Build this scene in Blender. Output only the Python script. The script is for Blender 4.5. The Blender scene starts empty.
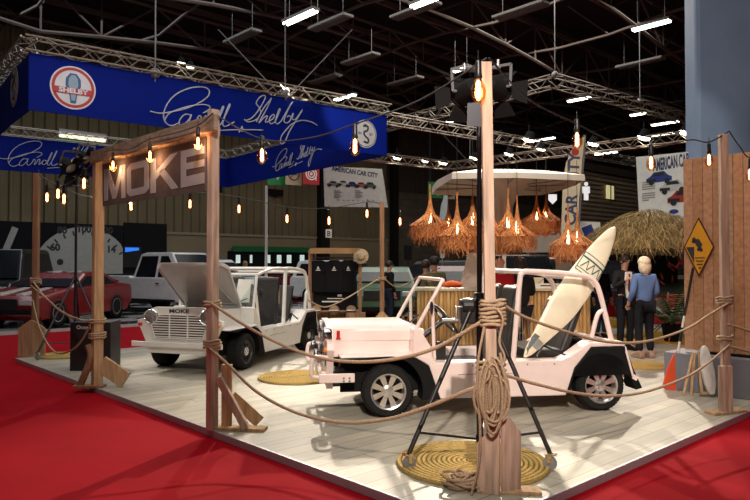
import bpy, math, random
from mathutils import Vector, Matrix
random.seed(7)
C = bpy.context.scene.collection
PI = math.pi
# ---------------------------------------------------------------- camera frame
FPX, HOR, EYE = 667.0, 263.0, 1.6
_n = math.hypot(718, 667)
RT = Vector((718/_n, -667/_n, 0)).normalized()       # camera right in the stand's own axes
FW = Vector((667/_n, 718/_n, 0)).normalized()
PITCH = math.atan((HOR-250)/FPX)
EYEP = Vector((0, 0, EYE))
_F = FW*math.cos(PITCH)+Vector((0, 0, math.sin(PITCH)))
_U = -FW*math.sin(PITCH)+Vector((0, 0, math.cos(PITCH)))
def ray(px, py):
    d = _F+RT*((px-375)/FPX)+_U*((250-py)/FPX)
    return d/d.dot(FW)
def D(px, py, d): return EYEP+ray(px, py)*d
def G(px, py, z=0.0):
    r = ray(px, py); return EYEP+r*((z-EYE)/r.z)
def Lp(A, B, px, py):                                 # point on the vertical plane through A and B
    n = (B-A).cross(Vector((0, 0, 1))); n.z = 0
    r = ray(px, py); return EYEP+r*((A-EYEP).dot(n)/r.dot(n))
def W(a, b, z=0): return RT*a+FW*b+Vector((0, 0, z))
def Dz(px, d, z): v = W((px-375)/FPX*d, d); v.z = z; return v
AU, AV, AZ = Vector((1, 0, 0)), Vector((0, 1, 0)), Vector((0, 0, 1))
def frame(o, x, z=AZ):                                # x right, z up, y away from the viewer of the face
    x = x.normalized(); z = z.normalized(); y = z.cross(x).normalized()
    m = Matrix((x, y, z)).transposed().to_4x4(); m.translation = o; return m
def face(o, right):                                   # drawing frame: x right, y up, z out of the face
    x = right.normalized(); n = x.cross(AZ)
    m = Matrix((x, AZ, n)).transposed().to_4x4(); m.translation = o; return m
def T(x=0, y=0, z=0): return Matrix.Translation((x, y, z))
def R(ax, deg): return Matrix.Rotation(math.radians(deg), 4, ax)
# ---------------------------------------------------------------- materials
MATS = {}
def mat(name, col, rough=.6, metal=0., noise=None, var=.25, emit=0, stretch=(1, 1, 1), bump=0., trans=0., alpha=1., coat=0., sub=None, ecol=None):
    if name in MATS: return MATS[name]
    m = bpy.data.materials.new(name); m.use_nodes = True
    nt = m.node_tree; b = nt.nodes['Principled BSDF']
    b.inputs['Base Color'].default_value = (*col, 1); b.inputs['Roughness'].default_value = rough
    b.inputs['Metallic'].default_value = metal
    if rough >= .7 and not metal: b.inputs['Specular IOR Level'].default_value = .08
    if coat: b.inputs['Coat Weight'].default_value = coat
    if trans: b.inputs['Transmission Weight'].default_value = trans
    if alpha < 1: b.inputs['Alpha'].default_value = alpha
    if emit:
        b.inputs['Emission Color'].default_value = (*(ecol or col), 1); b.inputs['Emission Strength'].default_value = emit
    sc = noise if noise else 6.0
    tc = nt.nodes.new('ShaderNodeTexCoord'); mp = nt.nodes.new('ShaderNodeMapping'); nz = nt.nodes.new('ShaderNodeTexNoise')
    mp.inputs['Scale'].default_value = stretch; nz.inputs['Scale'].default_value = sc; nz.inputs['Detail'].default_value = 5
    nt.links.new(tc.outputs['Object'], mp.inputs[0]); nt.links.new(mp.outputs[0], nz.inputs['Vector'])
    v = var if noise else .06
    cr = nt.nodes.new('ShaderNodeValToRGB'); e = cr.color_ramp.elements
    e[0].position = .3; e[1].position = .7
    e[0].color = (*[c*(1-v) for c in col], 1); e[1].color = (*[min(1, c*(1+v)) for c in col], 1)
    nt.links.new(nz.outputs['Fac'], cr.inputs[0]); nt.links.new(cr.outputs[0], b.inputs['Base Color'])
    if bump:
        bp = nt.nodes.new('ShaderNodeBump'); bp.inputs['Strength'].default_value = bump; bp.inputs['Distance'].default_value = .01
        nt.links.new(nz.outputs['Fac'], bp.inputs['Height']); nt.links.new(bp.outputs[0], b.inputs['Normal'])
    MATS[name] = m; return m
def brickmat(name, c1, c2, mortar, w, h, msize, rough=.6, rot=0, off=.5, scale=1.0, axes='XY', noise=3.):
    m = bpy.data.materials.new(name); m.use_nodes = True; nt = m.node_tree; b = nt.nodes['Principled BSDF']
    tc = nt.nodes.new('ShaderNodeTexCoord'); mp = nt.nodes.new('ShaderNodeMapping')
    if axes == 'XZ': mp.inputs['Rotation'].default_value = (PI/2, 0, 0)
    if axes == 'YZ': mp.inputs['Rotation'].default_value = (PI/2, 0, PI/2)
    if rot: mp.inputs['Rotation'].default_value = (0, 0, rot)
    br = nt.nodes.new('ShaderNodeTexBrick'); br.offset = off
    br.inputs['Color1'].default_value = (*c1, 1); br.inputs['Color2'].default_value = (*c2, 1); br.inputs['Mortar'].default_value = (*mortar, 1)
    br.inputs['Scale'].default_value = scale; br.inputs['Brick Width'].default_value = w; br.inputs['Row Height'].default_value = h
    br.inputs['Mortar Size'].default_value = msize; br.inputs['Bias'].default_value = 0
    nt.links.new(tc.outputs['Object'], mp.inputs[0]); nt.links.new(mp.outputs[0], br.inputs['Vector'])
    nz = nt.nodes.new('ShaderNodeTexNoise'); nz.inputs['Scale'].default_value = noise; nz.inputs['Detail'].default_value = 6
    m2 = nt.nodes.new('ShaderNodeMapping'); m2.inputs['Scale'].default_value = (.25, 1.6, 1)
    nt.links.new(tc.outputs['Object'], m2.inputs[0]); nt.links.new(m2.outputs[0], nz.inputs['Vector'])
    mx = nt.nodes.new('ShaderNodeMix'); mx.data_type = 'RGBA'; mx.blend_type = 'MULTIPLY'; mx.inputs[0].default_value = 1
    rp = nt.nodes.new('ShaderNodeValToRGB'); rp.color_ramp.elements[0].position = .3; rp.color_ramp.elements[1].position = .7
    rp.color_ramp.elements[0].color = (.72, .72, .72, 1)
    nt.links.new(nz.outputs['Fac'], rp.inputs[0])
    nt.links.new(br.outputs['Color'], mx.inputs[6]); nt.links.new(rp.outputs[0], mx.inputs[7])
    nt.links.new(mx.outputs[2], b.inputs['Base Color']); b.inputs['Roughness'].default_value = rough
    return m
# ---------------------------------------------------------------- mesh builder
class MB:
    def __init__(s): s.v = []; s.f = []; s.m = []
    def add(s, vs, fs, M=None, mi=0):
        k = len(s.v)
        s.v += [(M @ Vector(v)) if M is not None else Vector(v) for v in vs]
        s.f += [tuple(i+k for i in f) for f in fs]; s.m += [mi]*len(fs); return s
    def box(s, c, d, M=None, mi=0):
        x, y, z = c; a, b, e = d[0]/2, d[1]/2, d[2]/2
        vs = [(x+i*a, y+j*b, z+k*e) for k in (-1, 1) for j in (-1, 1) for i in (-1, 1)]
        return s.add(vs, [(0, 2, 3, 1), (4, 5, 7, 6), (0, 1, 5, 4), (2, 6, 7, 3), (0, 4, 6, 2), (1, 3, 7, 5)], M, mi)
    def bar(s, a, b, w, h=None, up=AZ, mi=0, ext=0):   # rectangular bar from a to b; w across, h along up
        h = h or w; a = Vector(a); b = Vector(b); d = (b-a); l = d.length; x = d/l
        if abs(x.dot(up)) > .99: up = Vector((1, 0, 0)) if abs(x.x) < .9 else AV
        y = up.cross(x).normalized(); z = x.cross(y)
        m = Matrix((x, y, z)).transposed().to_4x4(); m.translation = (a+b)/2
        return s.box((0, 0, 0), (l+2*ext, w, h), m, mi)
    def prism(s, poly, d, M=None, mi=0):               # poly in local xy, extruded from z=0 to z=d
        n = len(poly); ar = sum(poly[i][0]*poly[(i+1) % n][1]-poly[(i+1) % n][0]*poly[i][1] for i in range(n))
        if (ar < 0) != (d < 0): poly = poly[::-1]
        vs = [(p[0], p[1], 0) for p in poly]+[(p[0], p[1], d) for p in poly]
        fs = [tuple(range(n))[::-1], tuple(range(n, 2*n))]+[(i, (i+1) % n, n+(i+1) % n, n+i) for i in range(n)]
        return s.add(vs, fs, M, mi)
    def side(s, poly, y0, y1, M=None, mi=0):           # poly in xz, extruded along y
        n = len(poly); ar = sum(poly[i][0]*poly[(i+1) % n][1]-poly[(i+1) % n][0]*poly[i][1] for i in range(n))
        if ar > 0: poly = poly[::-1]
        if y0 > y1: y0, y1 = y1, y0
        vs = [(p[0], y0, p[1]) for p in poly]+[(p[0], y1, p[1]) for p in poly]
        fs = [tuple(range(n))[::-1], tuple(range(n, 2*n))]+[(i, (i+1) % n, n+(i+1) % n, n+i) for i in range(n)]
        return s.add(vs, fs, M, mi)
    def ring(s, outer, inner, d, M=None, mi=0):
        n = len(outer)
        for i in range(n):
            j = (i+1) % n; s.prism([outer[i], outer[j], inner[j], inner[i]], d, M, mi)
        return s
    def tube(s, pts, r, n=8, closed=False, mi=0, M=None, cap=True, r2=None):
        P = [Vector(p) for p in pts]; k = len(P); vs = []; fs = []; prev = None
        for i in range(k):
            a = P[(i-1) % k] if (closed or i > 0) else P[i]; b = P[(i+1) % k] if (closed or i < k-1) else P[i]
            t = (b-a); t = t.normalized() if t.length > 1e-9 else Vector((0, 0, 1))
            if prev is None:
                u = t.cross(AZ) if abs(t.z) < .95 else t.cross(AU)
            else: u = prev-t*prev.dot(t)
            if u.length < 1e-6: u = t.orthogonal()
            u.normalize(); w = t.cross(u); prev = u
            rr = r if r2 is None else r+(r2-r)*i/(k-1)
            vs += [P[i]+(u*math.cos(2*PI*j/n)+w*math.sin(2*PI*j/n))*rr for j in range(n)]
        for i in range(k if closed else k-1):
            a = i*n; b = ((i+1) % k)*n
            fs += [(a+j, a+(j+1) % n, b+(j+1) % n, b+j) for j in range(n)]
        if not closed and cap: fs += [tuple(range(n))[::-1], tuple(range((k-1)*n, k*n))]
        return s.add(vs, fs, M, mi)
    def lathe(s, prof, n=20, M=None, mi=0):            # profile (r,z) round z
        vs = []; fs = []; k = len(prof)
        for (r, z) in prof: vs += [(r*math.cos(2*PI*j/n), r*math.sin(2*PI*j/n), z) for j in range(n)]
        for i in range(k-1): fs += [(i*n+j, i*n+(j+1) % n, (i+1)*n+(j+1) % n, (i+1)*n+j) for j in range(n)]
        shut = prof[0] == prof[-1]
        if prof[0][0] > 1e-6 and not shut: fs.append(tuple(range(n))[::-1])
        if prof[-1][0] > 1e-6 and not shut: fs.append(tuple(range((k-1)*n, k*n)))
        return s.add(vs, fs, M, mi)
    def ball(s, c, r, M=None, n=12, mi=0, sc=(1, 1, 1)):
        k = max(4, n//2)
        pr = [(max(1e-7, math.sin(PI*i/k))*1, -math.cos(PI*i/k)) for i in range(k+1)]
        L = T(*c) @ Matrix.Diagonal((r*sc[0], r*sc[1], r*sc[2], 1))
        return s.lathe(pr, n, (M @ L) if M is not None else L, mi)
    def mesh(s, me, M=None, mi=0):
        return s.add([v.co for v in me.vertices], [tuple(p.vertices) for p in me.polygons], M, mi)
    def build(s, name, mats, parent=None, smooth=None, bevel=0, world=False, bseg=2, sub=0):
        me = bpy.data.meshes.new(name)
        vs = s.v
        if world and parent is not None: inv = parent.matrix_basis.inverted(); vs = [inv @ v for v in vs]
        me.from_pydata([tuple(v) for v in vs], [], s.f)
        if not isinstance(mats, (list, tuple)): mats = [mats]
        for m in mats: me.materials.append(m)
        me.polygons.foreach_set('material_index', s.m)
        if smooth is not None:
            me.polygons.foreach_set('use_smooth', [True]*len(me.polygons)); me.set_sharp_from_angle(angle=math.radians(smooth))
        me.update()
        o = bpy.data.objects.new(name, me); C.objects.link(o)
        if parent is not None: o.parent = parent
        if bevel:
            b = o.modifiers.new('bevel', 'BEVEL'); b.width = bevel; b.segments = bseg; b.limit_method = 'ANGLE'; b.angle_limit = math.radians(40)
        return o
def tag(o, label=None, cat=None, group=None, kind=None):
    if label: o['label'] = label
    if cat: o['category'] = cat
    if group: o['group'] = group
    if kind: o['kind'] = kind
    return o
def thing(name, label, cat, M=None, group=None):
    o = bpy.data.objects.new(name, None); C.objects.link(o)
    o.empty_display_size = .2
    if isinstance(M, Vector): M = Matrix.Translation(M)
    if M is not None: o.matrix_basis = M
    return tag(o, label, cat, group)
def copy_tree(o, parent=None):
    c = o.copy(); C.objects.link(c)
    if parent is not None: c.parent = parent
    for ch in [x for x in C.objects if x.parent == o]: copy_tree(ch, c)
    return c
KIDS = {}
def dup(o, M, label, group=None):
    c = copy_tree(o); c.matrix_basis = M if not isinstance(M, Vector) else Matrix.Translation(M)
    c['label'] = label
    if group: c['group'] = group
    return c
def text_mesh(txt, size=1., bold=0., align='CENTER', sx=1.):
    cu = bpy.data.curves.new('t', 'FONT'); cu.body = txt; cu.size = size; cu.offset = bold; cu.align_x = align; cu.resolution_u = 3
    o = bpy.data.objects.new('t', cu); C.objects.link(o)
    dg = bpy.context.evaluated_depsgraph_get(); me = bpy.data.meshes.new_from_object(o.evaluated_get(dg))
    bpy.data.objects.remove(o); return me
def cat_rom(pts, n=8, closed=False):
    P = [Vector(p) for p in pts]; out = []; k = len(P)
    rng = range(k) if closed else range(k-1)
    for i in rng:
        p0 = P[(i-1) % k] if (closed or i > 0) else P[i]; p1 = P[i]; p2 = P[(i+1) % k]; p3 = P[(i+2) % k] if (closed or i+2 < k) else p2
        for j in range(n):
            t = j/n; out.append(.5*((2*p1)+(p2-p0)*t+(2*p0-5*p1+4*p2-p3)*t*t+(3*p1-p0-3*p2+p3)*t**3))
    if not closed: out.append(P[-1])
    return out
def skinned(verts, edges, radii, sub=2, root=0):
    me = bpy.data.meshes.new('s'); me.from_pydata(verts, edges, [])
    o = bpy.data.objects.new('s', me); C.objects.link(o)
    md = o.modifiers.new('k', 'SKIN'); md.use_smooth_shade = True
    sv = me.skin_vertices[0].data
    for i, r in enumerate(radii):
        sv[i].radius = (r, r) if not isinstance(r, tuple) else r; sv[i].use_root = (i == root)
    if sub: s = o.modifiers.new('u', 'SUBSURF'); s.levels = sub; s.render_levels = sub
    dg = bpy.context.evaluated_depsgraph_get(); out = bpy.data.meshes.new_from_object(o.evaluated_get(dg))
    bpy.data.objects.remove(o); return out
# ---------------------------------------------------------------- palette
WOODP = mat('pink_timber', (.50, .36, .28), .7, noise=3, var=.35, stretch=(9, 9, .8), bump=.2)
WOODL = mat('light_timber', (.50, .33, .19), .7, noise=3, var=.3, stretch=(9, 9, .8), bump=.2)
WOODD = mat('brown_timber', (.30, .17, .10), .7, noise=3, var=.35, stretch=(9, 9, .8), bump=.2)
BLACK = mat('black_satin', (.012, .012, .014), .4)
BLACKM = mat('black_matte', (.012, .012, .013), .8)
RUBBER = mat('tyre_rubber', (.018, .018, .018), .75, noise=60, var=.3, bump=.3)
CHROME = mat('chrome', (.75, .75, .77), .15, 1.)
SILVER = mat('silver_alloy', (.72, .70, .68), .28, .85)
ALU = mat('truss_aluminium', (.30, .26, .21), .4, .7)
GLASSD = mat('dark_glass', (.012, .014, .018), .22); GLASSD.node_tree.nodes['Principled BSDF'].inputs['Specular IOR Level'].default_value = .12
GREYM = mat('grey_metal', (.25, .25, .26), .45, .6)
WHITEP = mat('white_paint', (.78, .77, .74), .35, coat=.3)
ROPE = mat('hemp_rope', (.42, .30, .20), .9, noise=90, var=.4, bump=.6, stretch=(1, 1, 2))
JUTE = mat('jute', (.42, .29, .10), .95, noise=70, var=.35, bump=.5)
PAPER = mat('white_print', (.80, .80, .76), .6)
INK = mat('black_ink', (.03, .03, .04), .6)
SKIN = mat('skin', (.50, .28, .20), .55)
REDL = mat('red_lamp_lens', (.5, .02, .02), .2, coat=.5)
ORANGEL = mat('orange_lamp_lens', (.8, .25, .03), .2, coat=.5)
FILAM = mat('lit_filament', (1, .75, .4), .5, emit=14, ecol=(1, .60, .28))
TUBEW = mat('lit_tube', (1, .97, .85), .5, emit=9, ecol=(1, .95, .82))
LAMPW = mat('lit_spot_lens', (1, .95, .8), .5, emit=14, ecol=(1, .92, .72))
AMBER = None
def amber():
    m = bpy.data.materials.new('amber_bulb_glass'); m.use_nodes = True; nt = m.node_tree
    for n in list(nt.nodes):
        if n.type != 'OUTPUT_MATERIAL': nt.nodes.remove(n)
    o = [n for n in nt.nodes if n.type == 'OUTPUT_MATERIAL'][0]
    t = nt.nodes.new('ShaderNodeBsdfTransparent'); t.inputs[0].default_value = (.95, .62, .42, 1)
    g = nt.nodes.new('ShaderNodeBsdfGlossy'); g.inputs[0].default_value = (1, .8, .6, 1); g.inputs['Roughness'].default_value = .1
    mx = nt.nodes.new('ShaderNodeMixShader'); mx.inputs[0].default_value = .14
    nt.links.new(t.outputs[0], mx.inputs[1]); nt.links.new(g.outputs[0], mx.inputs[2]); nt.links.new(mx.outputs[0], o.inputs[0])
    return m
AMBER = amber()
def clear_glass():
    m = bpy.data.materials.new('windscreen_glass'); m.use_nodes = True; nt = m.node_tree
    for n in list(nt.nodes):
        if n.type != 'OUTPUT_MATERIAL': nt.nodes.remove(n)
    o = [n for n in nt.nodes if n.type == 'OUTPUT_MATERIAL'][0]
    t = nt.nodes.new('ShaderNodeBsdfTransparent'); t.inputs[0].default_value = (.93, .96, .95, 1)
    g = nt.nodes.new('ShaderNodeBsdfGlossy'); g.inputs['Roughness'].default_value = .05
    mx = nt.nodes.new('ShaderNodeMixShader'); mx.inputs[0].default_value = .06
    nt.links.new(t.outputs[0], mx.inputs[1]); nt.links.new(g.outputs[0], mx.inputs[2]); nt.links.new(mx.outputs[0], o.inputs[0])
    return m
CLEAR = clear_glass()
# ================================================================ SETTING
FZ = -.06
PC = G(478, 526.5)                                    # near corner of the platform
PL = G(10, 359)
pl_len = (PL-PC).dot(AV)
PX0, PY0 = PC.x, PC.y
def struct(mb, name, m, label=None, **k):
    o = mb.build(name, m, **k); o['kind'] = 'structure'; return o
struct(MB().box((15, 20, FZ-.11), (110, 110, .2)), 'floor', mat('hall_concrete', (.05, .048, .045), .5, noise=.6, var=.3))
CARPET = mat('red_carpet', (.30, .002, .009), .95, noise=1.3, var=.12, bump=.0)
cp = MB().box((PX0+9, PY0+5, FZ-.005), (44, 40, .01)).build('red_carpet', CARPET)
tag(cp, kind='structure')
PLANK = brickmat('pale_planks', (.49, .445, .355), (.36, .34, .285), (.18, .155, .125), 1.25, .19, .005, .5, rot=0, noise=4)
pw = 14.0
struct(MB().box((PX0+pw/2, PY0+pl_len/2, -.03), (pw, pl_len, .06)), 'platform_floor', PLANK)
EDGE = mat('edge_trim_metal', (.42, .42, .46), .4, .3)
mb = MB(); mb.box((PX0-.012, PY0+pl_len/2, -.028), (.024, pl_len+.04, .068)); mb.box((PX0+pw/2, PY0-.012, -.028), (pw, .024, .068)); mb.box((PX0+pw/2, PY0+pl_len+.012, -.028), (pw, .024, .068))
struct(mb, 'trim_1', EDGE, bevel=.004)
# walls: corrugated beige cladding running away to the right
def wall_pt(px, d): v = Dz(px, d, 0); return v
def ribbed(mb, a, b, z0, z1, pitch, depth, mi=0, horiz=False):
    d = (b-a); l = d.length; x = d/l; m = frame(a, x)
    if not horiz:
        poly = []; n = int(l/pitch)
        for i in range(n):
            s = i*pitch; poly += [(s, 0), (s+pitch*.55, 0), (s+pitch*.65, -depth), (s+pitch*.9, -depth)]
        poly += [(n*pitch, 0)]
        vs = []; fs = []
        for (p, q) in poly: vs += [(p, q, z0), (p, q, z1)]
        for i in range(len(poly)-1): fs.append((2*i, 2*i+2, 2*i+3, 2*i+1))
        mb.add(vs, fs, m, mi)
        mb.box((l/2, .1, (z0+z1)/2), (l, .12, z1-z0), m, mi)
    else:
        n = int((z1-z0)/pitch)
        for i in range(n): mb.box((l/2, -depth/2, z0+(i+.3)*pitch), (l, depth, pitch*.55), m, mi)
        mb.box((l/2, .1, (z0+z1)/2), (l, .12, z1-z0), m, mi)
BEIGE = mat('beige_cladding', (.20, .165, .10), .7, noise=.35, var=.2)
BEIGE2 = mat('beige_band', (.30, .25, .16), .7, noise=.35, var=.12)
wa = Dz(190, 40, 0); WY = wa.y                         # wall plane y = WY
def onwall(px, py, y=None): 
    yy = WY if y is None else y
    r = ray(px, py); return EYEP+r*((yy-EYEP.y)/r.y)
xL = onwall(-260, 250).x; xc = onwall(318, 250).x; xd = onwall(387, 250).x; xr = onwall(640, 250).x
mb = MB(); ribbed(mb, Vector((xL, WY, 0)), Vector((xd, WY, 0)), 3.4, 13.5, .55, .14)
struct(mb, 'wall_left', BEIGE)
mb = MB(); mb.box(((xL+xd)/2, WY+.05, 1.65), (xd-xL, .3, 3.5)); struct(mb, 'wall_left_base', BEIGE2)
mb = MB(); mb.box(((xL+xd)/2, WY-.14, 3.35), (xd-xL, .12, .16)); struct(mb, 'trim_2', mat('ledge_paint', (.32, .27, .18), .6))
# dark painted block wall further right
BLOCK = brickmat('grey_block_wall', (.20, .16, .12), (.16, .13, .10), (.12, .10, .08), 1.2, .6, .02, .85, axes='XZ')
struct(MB().box(((xd+xr+14)/2, WY+.15, 3.6), (xr+14-xd, .3, 7.2)), 'wall_back', BLOCK)
mb = MB(); ribbed(mb, Vector((xd, WY, 0)), Vector((xr+14, WY, 0)), 7.2, 13.5, .6, .15)
struct(mb, 'wall_back_upper', mat('dark_cladding', (.08, .066, .052), .8))
mb = MB()
for px, w_ in ((320, .8), (391, .5)):
    p = onwall(px, 250); mb = MB().box((p.x, WY-.35, 6.7), (w_, .5, 13.4)); struct(mb, 'wall_column', mat('dark_steel_column', (.02, .018, .016), .7))
# ribbed metal wall on the right
ra = Dz(574, 44, 0); rb_ = ra+AU*16
mb = MB(); ribbed(mb, ra, rb_, 2.2, 7.9, .30, .10, horiz=True)
struct(mb, 'wall_right', mat('ribbed_metal', (.36, .29, .21), .6))
mb = MB(); mb.box((ra.x+8, ra.y+.1, 1.1), (16, .3, 2.2)); struct(mb, 'wall_right_base', mat('dark_wall_paint', (.03, .03, .022), .8))
mb = MB(); mb.box((ra.x+8, ra.y-.1, 8.1), (16.4, .5, .5)); struct(mb, 'trim_3', mat('dark_fascia', (.05, .04, .032), .7))
# window lit from inside in the ribbed wall
def onr(px, py):
    r = ray(px, py); return EYEP+r*((ra.y-.12-EYEP.y)/r.y)
p0 = onr(606, 199); p1 = onr(613, 186)
wn = struct(MB().box(((p0.x+p1.x)/2, ra.y-.16, (p0.z+p1.z)/2), (p1.x-p0.x, .06, p1.z-p0.z)), 'window_1', mat('lit_window', (.9, .8, .4), .5, emit=.5))
mb = MB().box(((p0.x+p1.x)/2, ra.y-.2, p0.z-.03), (p1.x-p0.x+.2, .1, .08)).box(((p0.x+p1.x)/2, ra.y-.2, p1.z+.03), (p1.x-p0.x+.2, .1, .08)).box(((p0.x+p1.x)/2, ra.y-.2, (p1.z+p0.z)/2), (.05, .1, p1.z-p0.z))
mb.build('window_frame', mat('dark_fascia', (0, 0, 0)), wn)
# roof
ROOFM = mat('dark_roof_deck', (.022, .018, .016), .9)
struct(MB().box((15, 28, 13.9), (120, 90, .2)), 'ceiling', ROOFM)
STEEL = mat('roof_steel', (.085, .058, .045), .6, noise=.8, var=.25)
# main arched lattice trusses run along X (away right), purlins along Y
def roof_truss(y, x0, x1, z0, name):
    mb = MB(); n = int((x1-x0)/2.4); lo = []; hi = []
    for i in range(n+1):
        x = x0+(x1-x0)*i/n; ph = ((x-x0) % 24)/24; arch = math.sin(PI*ph)*1.1
        lo.append(Vector((x, y, z0+arch))); hi.append(Vector((x, y, 13.2)))
    mb.tube(lo, .085, 6); mb.tube(hi, .08, 6)
    for i in range(n):
        mb.tube([lo[i], hi[i+1]] if i % 2 else [hi[i], lo[i+1]], .045, 5); mb.tube([lo[i], hi[i]], .045, 5)
    o = mb.build(name, STEEL, smooth=40); o['kind'] = 'structure'
for i in range(9): roof_truss(8+i*5.2, -16, 74, 10.9+(.25 if i % 2 else 0), 'ceiling_truss')
for i in range(16):
    x = -12+i*5.0; mb = MB(); n = 18; lo = []; 
    for k in range(n+1):
        y = 4+48*k/n; lo.append(Vector((x, y, 11.7+.5*math.sin(PI*((y-4) % 12)/12))))
    mb.tube(lo, .07, 5)
    for k in range(n): mb.tube([lo[k], Vector((x+1.3*(1 if k % 2 else -1), lo[k].y+1.3, 13.2))], .035, 4)
    o = mb.build('ceiling_brace', STEEL, smooth=40); o['kind'] = 'structure'
for i in range(14):
    y = 5+i*3.4; o = MB().box((28, y, 13.55), (92, .14, .25)).build('ceiling_joist', STEEL); o['kind'] = 'structure'
# ================================================================ MOKES
def wheel(par, x, y, side, style, r=.27):
    Mx = T(x, y, r) @ R('X', -90*side)                  # local z points outward
    t = thing('wheel', None, None, Mx); t.parent = par
    for k in ('label', 'category'):
        if k in t: del t[k]
    w = .19
    prof = [(r*.66, w/2-.01), (r*.70, w/2), (r*.90, w/2-.003), (r*.97, w/2-.02), (r, w/2-.05), (r, -w/2+.05), (r*.97, -w/2+.02), (r*.9, -w/2), (r*.68, -w/2), (r*.64, -w/2+.03), (r*.64, w/2-.03), (r*.66, w/2-.01)]
    mb = MB().lathe(prof, 40)
    for k in range(48):
        a = 2*PI*k/48; mb.box((0, 0, 0), (.010, .022, w*.62), R('Z', math.degrees(a)) @ T(r, 0, 0))
    mb.build('tyre', RUBBER, t, smooth=35)
    if style == 'alloy':
        mb = MB().lathe([(r*.64, w/2-.005), (r*.69, w/2), (r*.66, w/2-.02), (r*.60, w/2-.03), (r*.60, -w/2+.03), (r*.57, -w/2+.03), (r*.57, w/2-.045), (r*.64, w/2-.005)], 40)
        mb.lathe([(0, w/2-.015), (.030, w/2-.018), (.036, w/2-.026), (.062, w/2-.034), (.066, w/2-.06), (0, w/2-.06)], 24)
        for k in range(8):
            m = R('Z', 45*k+22.5)
            mb.add([(.045, -.020, w/2-.035), (.045, .020, w/2-.035), (r*.60, .032, w/2-.026), (r*.60, -.032, w/2-.026), (.045, -.015, w/2-.06), (.045, .015, w/2-.06), (r*.60, .026, w/2-.055), (r*.60, -.026, w/2-.055)],
                   [(0, 3, 2, 1), (4, 5, 6, 7), (0, 1, 5, 4), (1, 2, 6, 5), (2, 3, 7, 6), (3, 0, 4, 7)], m)
        for k in range(4): mb.lathe([(.008, w/2-.035), (.008, w/2-.022), (0, w/2-.02)], 6, R('Z', 90*k) @ T(.048, 0, 0))
        mb.build('rim', SILVER, t, smooth=35)
        MB().lathe([(0, w/2-.085), (r*.6, w/2-.085), (r*.6, w/2-.095), (0, w/2-.095)], 24).build('brake_disc', BLACKM, t)
    else:
        mb = MB().lathe([(r*.66, w/2-.07), (r*.66, w/2-.01), (r*.62, w/2-.03), (r*.40, w/2-.045), (r*.30, w/2-.02), (0, w/2-.02)], 32)
        for k in range(8): mb.box((.125, 0, w/2-.036), (.03, .022, .012), R('Z', 45*k))
        mb.build('rim', BLACK, t, smooth=35)
        mb = MB(); o = [(.058*math.cos(2*PI*k/24), .058*math.sin(2*PI*k/24)) for k in range(24)]; i_ = [(.047*math.cos(2*PI*k/24), .047*math.sin(2*PI*k/24)) for k in range(24)]
        mb.ring(o, i_, .004, T(0, 0, w/2-.017))
        for k in range(3): mb.box((0, 0, w/2-.015), (.10, .009, .004), R('Z', 60*k+15))
        mb.build('hub_emblem', WHITEP, t)
    return t
def arc(cx, cz, r, a0, a1, n=12): return [(cx+r*math.cos(math.radians(a0+(a1-a0)*i/n)), cz+r*math.sin(math.radians(a0+(a1-a0)*i/n))) for i in range(n+1)]
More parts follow.
